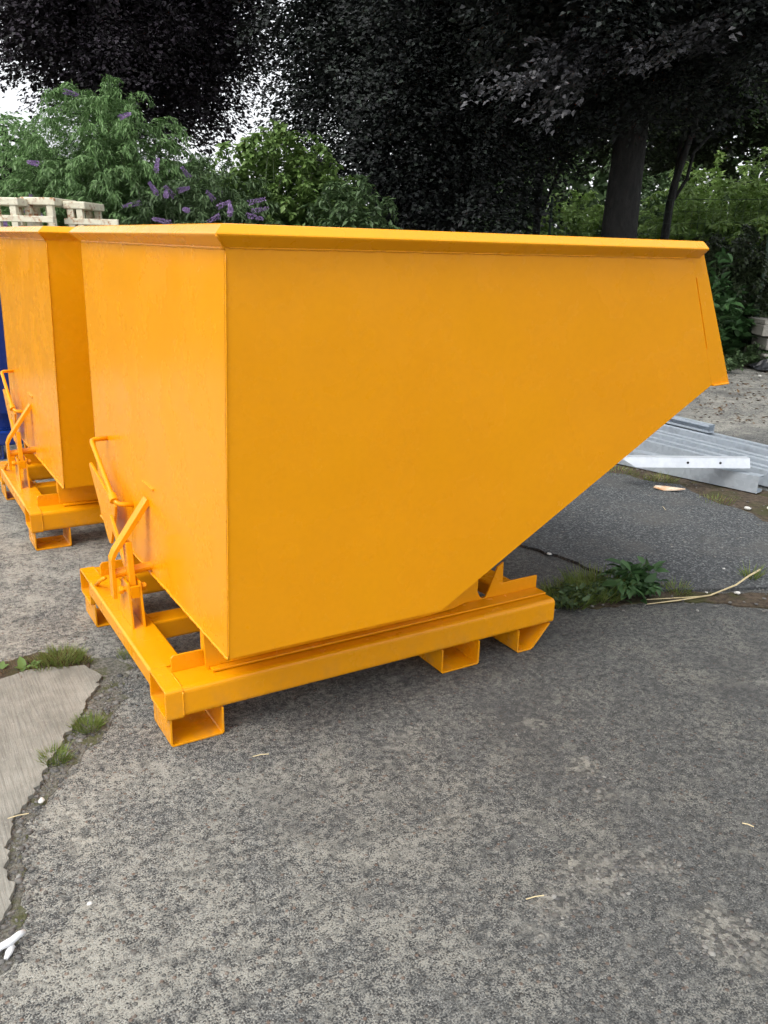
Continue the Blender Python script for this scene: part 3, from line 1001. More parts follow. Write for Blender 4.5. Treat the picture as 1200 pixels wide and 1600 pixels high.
def shrub(name, base, radii, nstem, nleaf, leaf, mat, label, seed=0, arch=0.35, group='shrubs along the back of the yard', flowers=0, cat='shrub', hexa=False, spread=1.0, stemmat=None, along=0.55, side=0.8, hang=0.15):
    """stems fan up and out from the base and arch over; opposite leaves along each"""
    r = np.random.default_rng(seed)
    base = np.array(base, float)
    root = empty(name, base)
    tag(root, label, cat, group)
    rx, ry, h = radii
    az = r.uniform(0, 2 * math.pi, nstem)
    q = np.sqrt(r.random(nstem)) * spread
    tipx, tipy = np.cos(az) * q * rx, np.sin(az) * q * ry
    hh = h * np.sqrt(np.clip(1 - (q * 0.86) ** 2, 0.05, 1)) * r.uniform(0.55, 1.08, nstem)
    bx, by = tipx * 0.35 + r.normal(0, .12 * rx, nstem), tipy * 0.35 + r.normal(0, .12 * ry, nstem)
    t = np.sort(r.uniform(0.12, 1.0, (nstem, nleaf)), axis=1)

    def pos(tt):
        x = bx[:, None] + (tipx - bx)[:, None] * tt ** 1.4
        y = by[:, None] + (tipy - by)[:, None] * tt ** 1.4
        z = hh[:, None] * (np.sin(tt * (math.pi / 2) * (1 + arch * 0.55)) / 1.0)
        return np.stack([x, y, z], -1)
    P = pos(t)
    Dt = unit(pos(np.clip(t + .03, 0, 1.1)) - P)
    sgn = np.where(np.arange(nleaf) % 2 == 0, 1.0, -1.0)[None, :, None]
    ang = r.uniform(0, 2 * math.pi, (nstem, nleaf))
    sidev = np.stack([np.cos(ang), np.sin(ang), np.zeros_like(ang)], -1)
    D = Dt * along + sidev * sgn * side + np.array([0, 0, -hang]) + r.normal(0, .2, P.shape)
    Nn = np.array([0, 0, 1.0]) + sidev * .25 + r.normal(0, .35, P.shape)
    Ls = leaf[0] * r.uniform(.6, 1.2, P.shape[:2])
    Pw = (P + base + sidev * r.uniform(0, .05, P.shape[:2])[..., None]).reshape(-1, 3)
    leaf_mesh('foliage', Pw, D.reshape(-1, 3), Nn.reshape(-1, 3), Ls.ravel(), (Ls * leaf[1] / leaf[0]).ravel(), mat, root, base, hexa=hexa)
    mb_ = MB((0, 0, 0))
    tt = np.linspace(0, 1, 6)[None, :].repeat(nstem, 0)
    SP = pos(tt)
    for i in range(0, nstem, max(1, nstem // 60)):
        mb_.tube(SP[i], .006, 4, cap=False, rs=list(np.linspace(.010, .003, 6) * (h / 2.2 if h > .6 else .35)))
    tag(mb_.build('stems', stemmat or M_STEM, root, fixn=False), kind='stuff')
    if flowers:
        ids = r.permutation(nstem)
        ends = pos(np.ones((nstem, 1)))[:, 0]
        toc = CAM[:2] - base[:2]
        facing = [i for i in ids if np.dot(ends[i, :2], toc) > 0.15 * np.linalg.norm(toc) and ends[i, 2] + base[2] > 1.45][:flowers]
        for i in facing:
            e = ends[i] + base + np.append(toc / np.linalg.norm(toc) * .22, .03)
            d = unit(np.array([tipx[i] * .5 + .3 * r.normal(), tipy[i] * .5 + .3 * r.normal(), r.uniform(-.15, .35)]))
            n_ = 150
            ts = r.random(n_)
            ln = r.uniform(.12, .2)
            rad_ = 0.026 * (1 - ts * .75)
            a1, a2 = np.cross(d, [0, 0, 1.0]), None
            a1 = unit(a1)
            a2 = np.cross(d, a1)
            th = r.uniform(0, 6.28, n_)
            radial = np.cos(th)[:, None] * a1 + np.sin(th)[:, None] * a2
            PP = e + d * (ts * ln)[:, None] + radial * (rad_ * .6)[:, None]
            leaf_mesh('flower_spike', PP, radial + d * .4, d + r.normal(0, .4, (n_, 3)), .018, .014, M_FLOWER, root, base)
    return root


def clump(P):
    return np.array(P, float)


# ------------------------------------------------------------------ trees
def gz(px, dist):
    q = at(px, 360, dist)
    return np.array([q[0], q[1], 0.03])


def up(px, dist, z):
    q = at(px, 360, dist)
    return (q[0], q[1], z)


tB = tree('copper_beech', gz(700, 13.6), 0.34, 6.5, [(up(670, 13.4, 4.2), (2.2, 2.3, 3.8), 3300), (up(590, 14.0, 6.0), (1.9, 2.2, 2.7), 1200), (up(800, 13.6, 5.2), (1.8, 1.8, 2.6), 900)],
          'dense dark copper beech behind the middle of the skip, foliage hanging to the ground', M_BEECH, seed=3, zmin=0.5, core=34000)
tA = tree('copper_beech', gz(190, 17.5), 0.36, 7.0, [(up(208, 17.2, 6.2), (2.3, 3.0, 3.0), 2800), (up(295, 17.4, 6.0), (1.5, 2.3, 2.6), 1400), (up(95, 17.6, 6.6), (0.8, 1.5, 2.4), 260)],
          'copper beech at the far left above the pale green buddleia, white sky through its edge', M_BEECHP, leaf=(0.08, 0.06), seed=5, nl=38, rad=0.5, core=18000)
tC = tree('copper_beech', gz(970, 12.4), 0.27, 6.5, [(up(1000, 11.6, 5.3), (3.2, 1.9, 2.6), 2600), (up(900, 10.2, 4.3), (1.5, 1.2, 0.9), 620), (up(1180, 11.2, 5.0), (2.0, 1.5, 2.0), 1000)],
          'copper beech with the thick grey trunk rising behind the skip at the right', M_BEECH, seed=8, core=18000)
tD = tree('leaning_tree', gz(1030, 13.4), 0.075, 4.4, [(up(1100, 14.6, 4.5), (1.1, 1.0, 1.0), 300)],
          'slim dark tree bending right beside the thick beech trunk', M_MID, leaf=(0.10, 0.06), seed=9, lean=(0.75, -0.3), bend=(-0.25, 0.1), limbs=4)
tE = tree('slim_tree', gz(838, 14.8), 0.075, 4.6, [(up(850, 14.6, 4.4), (1.5, 1.2, 1.5), 480)],
          'thin upright trunk in deep shade left of the thick beech trunk', M_BEECHG, leaf=(0.10, 0.06), seed=10, limbs=4)
# the low bough of that beech that reaches towards the yard, its leaves coloured paler as if lit by the sky
rb = np.random.default_rng(88)
bc = np.array(tC.location)
for (p0, p1, ns) in ((at(1015, 20, 10.6), at(785, 150, 9.2), 60), (at(1000, 60, 10.4), at(840, 165, 9.4), 40), (at(1150, 40, 10.2), at(1010, 110, 9.4), 30)):
    pth = limb_path(p0, p1, 0.12, 9, rb, 0.02)
    m = MB(bc)
    m.tube(pth, .02, 6, rs=list(np.linspace(.022, .005, 9)))
    bo = m.build('low_bough', M_BARK, tC, smooth=True)
    tt = rb.random(ns) ** 0.8
    C_ = p0 + (p1 - p0) * tt[:, None] + np.stack([np.zeros(ns), np.zeros(ns), .12 * np.sin(tt * math.pi)], 1) + rb.normal(0, 1, (ns, 3)) * [.16, .16, .09]
    leaf_mesh('bough_leaves', *spray_leaves(C_, np.tile(p1 - p0, (ns, 1)), 0.20, 16, .075, .052, rb, .45), M_BEECHL, bo, bc)
tF = tree('woodland_tree', gz(1060, 27.0), 0.3, 7.5, [(up(1000, 27.0, 6.8), (5.5, 3.0, 3.2), 1300), (up(1270, 27.0, 6.5), (4.0, 3.0, 3.2), 800)],
          'dark green tree far behind the thick beech trunk', M_BEECHG, leaf=(0.17, 0.11), seed=12, rad=0.75)
tG = tree('woodland_tree', gz(22, 30), 0.2, 4.5, [(up(18, 30, 3.4), (1.5, 1.9, 1.5), 130)],
          'small pale hazy tree far off at the left edge', M_BUDD, leaf=(0.16, 0.10), seed=14, rad=0.6)

# ------------------------------------------------------------------ shrubs
shrub('buddleia_bush', gz(175, 10.6), (1.5, 1.2, 2.85), 800, 170, (0.078, 0.0155), M_BUDD, 'tall pale green buddleia with fountain of narrow leaves at the left', seed=21, flowers=6, along=.5, side=.55, hang=.45)
shrub('buddleia_bush', gz(45, 10.0), (0.8, 0.9, 1.62), 300, 110, (0.078, 0.0155), M_BUDD, 'low pale buddleia at the left edge above the cream trestles', seed=22, flowers=6, along=.5, side=.55, hang=.4)
shrub('buddleia_bush', gz(325, 9.8), (1.15, 0.9, 2.12), 430, 120, (0.082, 0.018), M_MID, 'darker buddleia with many purple spikes behind the skip corner', seed=23, flowers=18, along=.5, side=.6, hang=.35)
shrub('leafy_bush', gz(445, 10.6), (1.4, 0.9, 2.5), 380, 95, (0.09, 0.05), M_BRIGHT, 'bright yellow-green bush with broad leaves under the gap of sky', seed=24, hexa=False)
shrub('leafy_bush', gz(550, 9.9), (0.75, 0.7, 2.1), 170, 90, (0.10, 0.04), M_MID, 'drooping mid green bush against the dark beech', seed=25, arch=.5)
shrub('leafy_bush', gz(420, 9.3), (0.9, 0.5, 1.45), 120, 70, (0.09, 0.04), M_MID, 'low green bush right behind the skip rim left of the beech', seed=26)
# beyond the trunks
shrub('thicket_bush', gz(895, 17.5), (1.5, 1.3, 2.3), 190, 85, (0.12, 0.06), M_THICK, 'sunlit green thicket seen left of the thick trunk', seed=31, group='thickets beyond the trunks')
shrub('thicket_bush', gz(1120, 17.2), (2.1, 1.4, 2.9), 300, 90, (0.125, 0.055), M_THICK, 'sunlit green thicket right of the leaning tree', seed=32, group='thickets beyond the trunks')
shrub('thicket_bush', gz(1245, 16.6), (1.8, 1.3, 3.2), 260, 90, (0.125, 0.055), M_THICK, 'sunlit green thicket at the right edge', seed=33, group='thickets beyond the trunks')
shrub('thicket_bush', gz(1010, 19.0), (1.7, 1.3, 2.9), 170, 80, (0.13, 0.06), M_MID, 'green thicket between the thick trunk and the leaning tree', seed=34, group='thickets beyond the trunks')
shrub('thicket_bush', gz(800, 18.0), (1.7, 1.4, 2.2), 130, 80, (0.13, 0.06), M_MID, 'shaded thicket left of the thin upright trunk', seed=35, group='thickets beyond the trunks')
shrub('bramble_bush', gz(1165, 12.9), (1.1, 0.8, 1.65), 170, 75, (0.075, 0.05), M_BEECHG, 'dark bramble behind the nettles at the right edge', seed=36, group='thickets beyond the trunks', arch=.6)
shrub('bramble_bush', gz(1080, 13.0), (0.9, 0.7, 1.5), 130, 70, (0.075, 0.05), M_BEECHG, 'dark bramble behind the front corner of the skip', seed=37, group='thickets beyond the trunks', arch=.6)
shrub('bramble_bush', gz(930, 13.2), (1.0, 0.7, 1.35), 120, 70, (0.075, 0.05), M_BEECHG, 'dark bramble at the foot of the thick trunk', seed=38, group='thickets beyond the trunks', arch=.6)
for i, (px, ds, hh, lb) in enumerate([(1128, 11.35, 1.30, 'tall nettle clump just right of the skip front'), (1158, 12.4, 0.95, 'nettle clump between the skip front and the grey timbers'),
                                      (1195, 13.0, 1.1, 'nettle clump behind the grey timbers')]):
    shrub('nettle', gz(px, ds), (0.30, 0.28, hh), 16, 26, (0.17, 0.085), M_NETTLE, lb, seed=41 + i, group='nettles at the yard edge', cat='nettles', hexa=True, arch=0.15)
for i, (px, py, hh, lb) in enumerate([(1150, 576, .22, 'low weed at the foot of the nettles'), (1180, 572, .28, 'low bright weed beside the black plastic'), (1125, 584, .18, 'small weed at the yard edge under the skip lip')]):
    shrub('low_weed', G(px, py), (.28, .2, hh), 26, 16, (.06, .035), M_MID, lb, seed=50 + i, group='low weeds at the yard edge', cat='weed')

# far wood that closes the view
r_ = np.random.default_rng(77)
n_ = 46000
th = r_.uniform(-0.45, 1.5, n_)
ds = r_.uniform(34, 40, n_)
hh = r_.random(n_) ** 1.0 * (3.0 + 1.4 * np.sin(th * 9) + .8 * np.sin(th * 23) + 3.5 * np.clip((th - .35) * 2.5, 0, 1))
P = np.stack([CAM[0] + np.sin(th) * ds, CAM[1] + np.cos(th) * ds, np.abs(hh)], 1)
fw = leaf_mesh('far_wood', P, r_.normal(size=(n_, 3)) + [0, 0, -.3], r_.normal(size=(n_, 3)) + [0, -.6, .8], r_.uniform(.3, .6, n_), r_.uniform(.2, .35, n_), M_MID)
tag(fw, 'far belt of dark green trees closing the view', 'wood', kind='stuff')

# ------------------------------------------------------------------ wire fence right of the trunk
f0, f1 = np.array(gz(860, 14.2)), np.array(gz(1330, 12.4))
fr = empty('wire_fence', f0)
tag(fr, 'thin green wire mesh fence in front of the sunlit thickets', 'fence')
L_ = np.linalg.norm(f1 - f0)
m = MB(f0)
for z in np.arange(0.1, 2.06, 0.15):
    m.tube([f0 + (f1 - f0) * k / 8 + np.array([0, 0, z + .01 * math.sin(k * 2 + z * 9)]) for k in range(9)], 0.0022 if z < 1.95 else 0.004, 4)
nv = int(L_ / 0.10)
for k in range(nv):
    q = f0 + (f1 - f0) * (k + .5) / nv
    m.tube([q + np.array([0, 0, .05]), q + np.array([0, 0, 2.05])], 0.0018, 3)
tag(m.build('wire_mesh', M_WIRE, fr, fixn=False), kind='stuff')
for k in (0.0, 0.262, 0.78, 1.0):
    q = f0 + (f1 - f0) * k
    m = MB(f0)
    m.tube([q + np.array([0.03, .05, 0]), q + np.array([0.03, .05, 2.12])], 0.022, 8)
    m.build('post', M_WIRE, fr)

# ------------------------------------------------------------------ cream trestles behind the skips


def trestle(pxc, dist, wid, top, label, deep=0.55, seed=0, rails=True):
    c = np.array(gz(pxc, dist))
    c[2] = 0
    root = empty('steel_trestle', c)
    tag(root, label, 'trestle', 'cream steel trestles')
    rr = np.random.default_rng(seed)

    def wpt(u, v, z):        # u to the right as seen, v away
        return c + _R * u + _F * v + np.array([0, 0, z])
    m = MB(c)
    hx, ht = wid / 2, 0.062
    vs = [wpt(su * hx, sv, z) for z in (top - ht, top) for su, sv in ((-1, 0), (1, 0), (1, deep), (-1, deep))]
    m.add(vs, [(0, 3, 2, 1), (4, 5, 6, 7), (0, 1, 5, 4), (1, 2, 6, 5), (2, 3, 7, 6), (3, 0, 4, 7)])
    m.build('cap', M_CREAM, root, bevel=0.008)
    for v in (0.04, deep - 0.04):
        for su in (-1, 1):
            m = MB(c)
            a, b = su * (hx - 0.055), su * (hx - 0.055) + 0.10
            w2 = 0.027
            vs = [wpt(b - w2, v - .03, 0), wpt(b + w2, v - .03, 0), wpt(b + w2, v + .03, 0), wpt(b - w2, v + .03, 0),
                  wpt(a - w2, v - .03, top - ht), wpt(a + w2, v - .03, top - ht), wpt(a + w2, v + .03, top - ht), wpt(a - w2, v + .03, top - ht)]
            m.add(vs, [(0, 3, 2, 1), (4, 5, 6, 7), (0, 1, 5, 4), (1, 2, 6, 5), (2, 3, 7, 6), (3, 0, 4, 7)])
            m.build('leg', M_CREAM, root, bevel=0.004)
    for z in ((top - 0.165, 0.35) if rails else (0.35,)):
        m = MB(c)
        vs = [wpt(u, v, zz) for zz in (z - .025, z + .025) for u, v in ((-hx, .005), (hx + .28, .005), (hx + .28, .045), (-hx, .045))]
        m.add(vs, [(0, 3, 2, 1), (4, 5, 6, 7), (0, 1, 5, 4), (1, 2, 6, 5), (2, 3, 7, 6), (3, 0, 4, 7)])
        m.build('rail', M_CREAM, root, bevel=0.003)
    return root


trestle(118, 8.35, 0.19, 1.675, 'cream steel trestle nearest the foreground skip, narrow cap', seed=1)
trestle(62, 8.3, 0.30, 1.695, 'rust streaked cream steel trestle in the middle of the three', seed=2, rails=False)
trestle(8, 8.2, 0.26, 1.68, 'cream steel trestle cut by the left edge', seed=3)

# ------------------------------------------------------------------ timbers and black plastic at the right edge
tb = np.array(G(1199, 576))


def timber(u, v, z, ln, hgt, dep, rot, label):
    c = tb + _R * u + _F * v + np.array([0, 0, z])
    m = MB(c)
    ca, sa_ = math.cos(rot), math.sin(rot)
    ex, ey = _R * ca + _F * sa_, _F * ca - _R * sa_
    vs = [c + ex * a + ey * b + np.array([0, 0, zz]) for zz in (0, hgt) for a, b in ((0, 0), (ln, 0), (ln, dep), (0, dep))]
    m.add(vs, [(0, 3, 2, 1), (4, 5, 6, 7), (0, 1, 5, 4), (1, 2, 6, 5), (2, 3, 7, 6), (3, 0, 4, 7)])
    o = m.build('timber_baulk', M_WOODG, None, c, bevel=0.006)
    tag(o, label, 'timber', 'weathered timbers stacked at the yard edge')


timber(-0.02, 0.10, 0.0, 1.6, 0.14, 0.5, 0.05, 'grey timber at the bottom of the stack, half under black plastic')
timber(-0.05, 0.06, 0.142, 1.6, 0.035, 0.6, -0.03, 'thin grey board between the two timbers of the stack')
timber(-0.02, 0.08, 0.225, 1.5, 0.15, 0.45, 0.04, 'pale grey weathered timber second from the top of the stack')
timber(0.06, 0.09, 0.18, 1.4, 0.042, 0.45, 0.04, 'thin dark board below the upper timbers')
timber(-0.11, 0.05, 0.40, 1.5, 0.135, 0.5, -0.05, 'pale grey weathered timber lying near the top of the stack')
timber(-0.08, 0.10, 0.540, 1.5, 0.06, 0.5, 0.03, 'bleached board lying on top of the timber stack')
# crumpled black sheet
n = 22
rr = np.random.default_rng(5)
vs, fs = [], []
for i in range(n):
    for j in range(n):
        u, v = i / (n - 1) - .5, j / (n - 1) - .5
        z = 0.02 + .16 * max(0, 1 - 3.2 * (u * u + v * v)) * (0.55 + .45 * math.sin(u * 17 + 2 * math.sin(v * 13)) * math.cos(v * 15)) + .012 * rr.random()
        p_ = tb + _R * (u * .8 + .14) + _F * (v * .55 - .12)
        vs.append((p_[0], p_[1], z))
for i in range(n - 1):
    for j in range(n - 1):
        fs.append((i * n + j, (i + 1) * n + j, (i + 1) * n + j + 1, i * n + j + 1))
m = MB(tb)
m.add(vs, fs)
o = m.build('plastic_sheet', M_BLACKP, None, tb, fixn=False)
tag(o, 'crumpled black plastic sheet at the foot of the timber stack', 'plastic sheet')

# ------------------------------------------------------------------ weeds, grass, straw, stones, litter


def tuft(px, py, n, h, spread, mat, label, seed, dry=0, z=0.0, group='grass tufts in the joints'):
    r = np.random.default_rng(seed)
    b = np.array(G(px, py, z))
    root = empty('grass_tuft', b)
    tag(root, label, 'grass tuft', group)

    def blades(n, h, mat, nm):
        az = r.uniform(0, 6.28, n)
        q = np.sqrt(r.random(n)) * spread
        P = b + np.stack([np.cos(az) * q, np.sin(az) * q, np.full(n, -.002)], 1)
        tilt = r.uniform(.15, 1.1, n)
        D = np.stack([np.cos(az + r.normal(0, .5, n)) * tilt, np.sin(az) * tilt, np.ones(n)], 1)
        Nn = np.stack([-np.cos(az), -np.sin(az), tilt], 1) + r.normal(0, .3, (n, 3))
        L = h * r.uniform(.4, 1.1, n)
        leaf_mesh(nm, P, D, Nn, L, np.clip(L * .05, .0012, .004), mat, root, b, wide=.35)
    blades(n, h, mat, 'blades')
    if dry:
        blades(dry, h * .7, M_DRY, 'dry_blades')
    return root


tuft(138, 1138, 260, .05, .035, M_GRASS, 'small bright tuft in the gritty joint, upper of two', 61)
tuft(88, 1188, 220, .045, .035, M_GRASS, 'small bright tuft in the gritty joint, lower of two', 62)
tuft(100, 1034, 420, .055, .06, M_GRASS, 'grass tuft with brown blades behind the slab, right of the plantain', 63, dry=300)
tuft(75, 1040, 260, .045, .06, M_GRASS, 'grass mixed with dry stalks behind the slab corner', 64, dry=350)
tuft(30, 1048, 120, .035, .07, M_DRY, 'brown dry grass at the left along the slab edge', 65, dry=250)
tuft(128, 1036, 120, .04, .03, M_GRASS, 'tiny tuft nearest the skip frame behind the slab', 66, dry=60)
tuft(196, 1026, 90, .035, .025, M_GRASS, 'tiny green tuft beside the skip cross beam', 67)
tuft(885, 940, 420, .09, .10, M_GRASS, 'lush grass at the front foot of the skip', 68)
tuft(928, 928, 520, .11, .12, M_GRASS, 'lush grass left of the dark dock weed', 69)
tuft(1058, 925, 130, .06, .05, M_GRASS, 'thin grass between the dock weed and the straw', 70, dry=80)
tuft(1172, 905, 70, .09, .03, M_GRASS, 'thin upright grass by the end of the straw', 71)
tuft(1030, 752, 120, .06, .1, M_GRASS, 'sparse grass in the dirt below the steel', 72, dry=120)
tuft(965, 740, 120, .05, .14, M_GRASS, 'sparse grass in the dirt beside the sloping skip front', 73, dry=120)
tuft(1120, 785, 90, .05, .1, M_GRASS, 'sparse grass at the edge of the asphalt below the purlins', 74, dry=90)

shrub('dock_weed', G(990, 930), (.13, .11, .13), 20, 9, (.07, .034), M_NETTLE, 'dark broad-leaved weed growing from the crack', seed=81, group='weeds in the crack', cat='weed', hexa=True)
shrub('dock_weed', G(955, 935), (.12, .08, .085), 16, 10, (.045, .018), M_MID, 'smaller leafy weed left of the dark broad-leaved one', seed=82, group='weeds in the crack', cat='weed', hexa=True)
shrub('dock_weed', G(900, 942), (.13, .07, .075), 18, 10, (.042, .019), M_MID, 'low leafy weed touching the front foot of the skip', seed=83, group='weeds in the crack', cat='weed', hexa=True)


def plantain(px, py, leaves, label, seed):
    r = np.random.default_rng(seed)
    b = np.array(G(px, py, .008))
    root = empty('plantain', b)
    tag(root, label, 'weed', 'plantains behind the slab')
    for (az, L, lift) in leaves:
        D = np.array([[math.cos(az), math.sin(az), lift]])
        N_ = np.array([[-math.cos(az) * lift * .8, -math.sin(az) * lift * .8, 1.0]])
        leaf_mesh('leaf', b[None], D, N_, L, L * .62, M_BRIGHT, root, b, hexa=True, fold=.08)


plantain(36, 1046, [(1.6, .05, 1.1), (-.2, .036, .5), (-1.8, .032, .4), (2.9, .03, .6)], 'plantain with round leaves standing behind the slab', 1)
plantain(52, 1042, [(.3, .036, .6), (1.2, .03, .7), (-1.2, .028, .3)], 'plantain leaves low beside the grass behind the slab', 2)
plantain(2, 1046, [(1.2, .036, .7), (.2, .03, .6)], 'plantain leaf at the left edge of the picture', 3)

# dry stalks
s0 = [G(1188, 890, .06), G(1170, 900, .045), G(1150, 914, .03), G(1110, 930, .014), G(1060, 938, .012), G(1010, 944, .010)]
m = MB(s0[-1])
m.tube(s0, .004, 6, rs=[.0045, .0045, .004, .0035, .003, .002])
o = m.build('dry_stalk', M_STRAW, None, s0[-1], smooth=True)
tag(o, 'long pale dry stalk bent upward across the crack', 'stalk', 'dry stalks by the crack')
s1 = [G(1106, 931, .018), G(1060, 934, .016), G(1005, 937, .014)]
m = MB(s1[-1])
m.tube(s1, .002, 5)
o = m.build('dry_stalk', M_STRAW, None, s1[-1])
tag(o, 'thin pale stalk branching off the long bent one', 'stalk', 'dry stalks by the crack')
for (pa, pb, lb) in (((12, 1279), (45, 1271), 'short pale stick across the gritty joint'), ((822, 1405), (850, 1399), 'tiny pale splinter on the ground in front'), ((1160, 1286), (1178, 1292), 'tiny pale splinter near the right edge'),
                     ((395, 1182), (420, 1178), 'tiny pale splinter in front of the skip foot'), ((1034, 790), (1040, 797), 'short pale twig on the asphalt below the steel')):
    a, b = np.array(G(*pa, .012)), np.array(G(*pb, .014))
    m = MB(a)
    m.tube([a, (a + b) / 2 + [0, 0, .002], b], .0014, 6)
    tag(m.build('splinter', M_STRAW, None, a), lb, 'stick', 'loose sticks')

# white plastic scraps bottom left
a = [G(-30, 1500, .016), G(0, 1480, .020), G(18, 1470, .022), G(30, 1460, .022), G(37, 1456, .018)]
m = MB(a[1])
m.tube(a, .007, 10, rs=[.007, .0075, .0078, .0072, .006])
tag(m.build('plastic_strip', M_PLAST, None, a[1], smooth=True), 'long white plastic strip lying across the joint at the lower left', 'plastic scrap', 'white plastic scraps')
a = [G(20, 1478, .012), G(14, 1488, .010), G(9, 1498, .008)]
m = MB(a[1])
m.tube(a, .007, 8, rs=[.006, .0075, .004])
tag(m.build('plastic_strip', M_PLAST, None, a[1], smooth=True), 'short white plastic scrap under the long strip', 'plastic scrap', 'white plastic scraps')
a = np.array(G(1036, 768, .004))
m = MB(a)
m.slab([a + _R * u + _F * v + np.array([0, 0, .01 + .02 * abs(u) / .1]) for u, v in ((-.06, 0), (-.03, .06), (.03, .05), (.11, -.06), (.06, -.05), (0, -.02))], (0, 0, .006))
tag(m.build('torn_card', M_SCRAP, None, a), 'torn orange and white scrap on the asphalt edge below the steel', 'scrap')


def stones(name, centers, sizes, mat, seed, sub=1):
    """many flattened pebbles in one mesh"""
    r = np.random.default_rng(seed)
    bm = bmesh.new()
    bmesh.ops.create_icosphere(bm, subdivisions=sub, radius=1)
    V0 = np.array([v.co[:] for v in bm.verts])
    F0 = np.array([[v.index for v in f.verts] for f in bm.faces])
    bm.free()
    n = len(centers)
    V = V0[None] * (1 + r.normal(0, .10, (n, len(V0), 1)))
    sc = np.stack([sizes, sizes * r.uniform(.55, .95, n), sizes * r.uniform(.3, .55, n)], 1)
    V = V * sc[:, None, :]
    a = r.uniform(0, 6.28, n)
    ca, sa_ = np.cos(a)[:, None], np.sin(a)[:, None]
    X = V[..., 0] * ca - V[..., 1] * sa_
    Yy = V[..., 0] * sa_ + V[..., 1] * ca
    V = np.stack([X, Yy, V[..., 2]], -1) + np.asarray(centers)[:, None, :]
    V = V.reshape(-1, 3)
    Fc = (np.arange(n)[:, None, None] * len(V0) + F0[None]).reshape(-1)
    nt = n * len(F0)
    me = bpy.data.meshes.new(name)
    me.vertices.add(len(V))
    me.vertices.foreach_set('co', V.astype(np.float32).ravel())
    me.loops.add(nt * 3)
    me.loops.foreach_set('vertex_index', Fc.astype(np.int32))
    me.polygons.add(nt)
    me.polygons.foreach_set('loop_start', (np.arange(nt) * 3).astype(np.int32))
    me.polygons.foreach_set('loop_total', np.full(nt, 3, np.int32))
    me.polygons.foreach_set('use_smooth', [True] * nt)
    me.update(calc_edges=True)
    return link_mesh(name, me, mat)


def mat_pebbles():
    t = NT('mixed_pebbles')
    r = t.n('NewGeometry').outputs['Random Per Island']
    cr = t.n('ValToRGB', {0: r})
    el = cr.color_ramp.elements
    cols = [(0.05, 0.05, 0.052), (0.10, 0.098, 0.094), (0.17, 0.163, 0.15), (0.08, 0.072, 0.065), (0.26, 0.255, 0.235)]
    while len(el) < len(cols):
        el.new(.5)
    for i, q_ in enumerate(cols):
        el[i].position = i / (len(cols) - 1)
        el[i].color = (*q_, 1)
    n = t.noise(t.obj(), 150, 3, .6)
    return t.principled(t.mix(t.math('MULTIPLY', t.ramp(n, .4, .7), .4), cr, (.2, .19, .17)), .8, t.bump(n, .3, .002))


M_PEB = mat_pebbles()
r_ = np.random.default_rng(91)
cs, sz = [], []
# stones showing in the worn surface, thickest in a few bare patches
for (px, py, sx, sy, k) in ((930, 1365, 60, 24, 150), (870, 1420, 40, 18, 90), (1010, 1350, 50, 16, 90), (1150, 1465, 50, 30, 120), (830, 1130, 30, 30, 60), (930, 1215, 40, 30, 80), (690, 1275, 70, 25, 60), (400, 1350, 300, 150, 80), (640, 1500, 400, 60, 60)):
    for _ in range(k):
        p_ = G(px + r_.normal(0, sx), py + r_.normal(0, sy) * .7)
        s_ = r_.uniform(.0025, .006) if r_.random() < .85 else r_.uniform(.006, .010)
        cs.append((p_[0], p_[1], -s_ * .08))
        sz.append(s_)
cs, sz = np.array(cs), np.array(sz)
ok = np.array([not (-.1 < c[0] < 1.35 and .1 < c[1] < 1.4) for c in cs])
tag(stones('embedded_stones', cs[ok], sz[ok], M_PEB, 1), 'small stones bared in the worn concrete', 'stones', kind='stuff')
cs, sz = [], []
line = [G(196, 1050), G(180, 1080), G(165, 1105), G(150, 1120), G(130, 1150), G(100, 1185), G(80, 1215), G(62, 1242), G(40, 1280), G(26, 1320), G(22, 1370), G(30, 1420), G(14, 1480), G(5, 1510)]
for i in range(len(line) - 1):
    for _ in range(60 if i > 3 else 80):
        q = line[i] + (line[i + 1] - line[i]) * r_.random() + np.array([r_.normal(0, .03), r_.normal(0, .02), 0])
        s_ = r_.uniform(.002, .006) if r_.random() < .86 else r_.uniform(.007, .015 if i < 5 else .011)
        cs.append((q[0], q[1], .0018))
        sz.append(s_)
tag(stones('joint_pebbles', np.array(cs), np.array(sz), M_PEB, 2), 'pebbles loose in the joint beside the brushed slab', 'pebbles', kind='stuff')
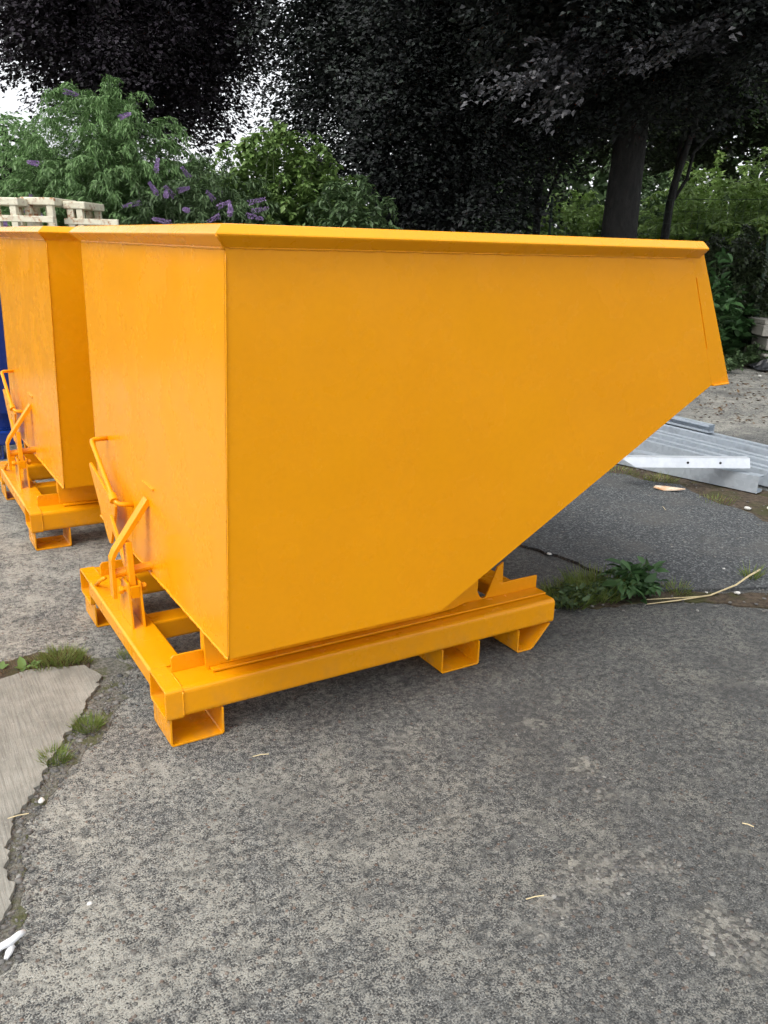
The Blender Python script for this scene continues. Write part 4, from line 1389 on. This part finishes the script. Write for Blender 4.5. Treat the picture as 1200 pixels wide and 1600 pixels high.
# grit and twigs on the far yard
cs, sz = [], []
for _ in range(900):
    px, py = r_.uniform(860, 1250), r_.uniform(590, 960)
    q = G(px, py)
    s_ = r_.uniform(.003, .010)
    cs.append((q[0], q[1], .012 + s_ * .1))
    sz.append(s_)
tag(stones('loose_grit', np.array(cs), np.array(sz), M_PEB, 3), 'loose grit on the asphalt and the yard behind', 'grit', kind='stuff')
for (px, py, s_, lb) in ((858, 866, .012, 'white stone on the asphalt edge behind the skip'), (1152, 927, .013, 'white round stone beside the bent stalk'), (1104, 926, .008, 'small white stone by the fork of the stalk'),
                         (1187, 588, .03, 'white scrap stone in front of the black plastic'), (1131, 889, .007, 'small white stone alone on the asphalt'), (140, 1412, .006, 'small white stone on the pale worn concrete'),
                         (65, 1252, .012, 'whitish pebble pair in the joint by the slab'), (1205, 795, .03, 'pale stone at the right edge below the purlins'), (1168, 795, .02, 'pale stone in the dirt below the purlin end')):
    q = np.array(G(px, py, .012))
    o = stones('white_stone', np.array([[0, 0, s_ * .2]]), np.array([s_]), M_WHITE, int(px), sub=2)
    o.location = q
    tag(o, lb, 'stone', 'white stones')
# dead leaves on the yard behind
n_ = 420
px, py = r_.uniform(1080, 1300, n_), r_.uniform(582, 660, n_)
P = np.array([G(a_, b_, .008) for a_, b_ in zip(px, py)])
k = r_.random(n_) < 1.0
o = leaf_mesh('leaf_litter', P, r_.normal(size=(n_, 3)) * [1, 1, .15], r_.normal(size=(n_, 3)) * .3 + [0, 0, 1], r_.uniform(.02, .06, n_), r_.uniform(.01, .03, n_), M_LITTER)
tag(o, 'dead leaves and twigs strewn on the yard behind the skip', 'leaf litter', kind='stuff')
n_ = 9000
P = np.stack([r_.uniform(1, 14, n_), r_.uniform(4.0, 12, n_), np.full(n_, .04)], 1)
kk = P[:, 1] > 7.15 - .22 * P[:, 0] + .12
P = P[kk]
n_ = len(P)
o = leaf_mesh('ivy_cover', P + r_.uniform(0, .1, (n_, 1)) * [0, 0, 1], r_.normal(size=(n_, 3)) * [1, 1, .4], r_.normal(size=(n_, 3)) * .4 + [0, 0, 1], .07, .055, M_MID)
tag(o, 'low ivy and leaves covering the ground under the trees', 'ground cover', kind='stuff')
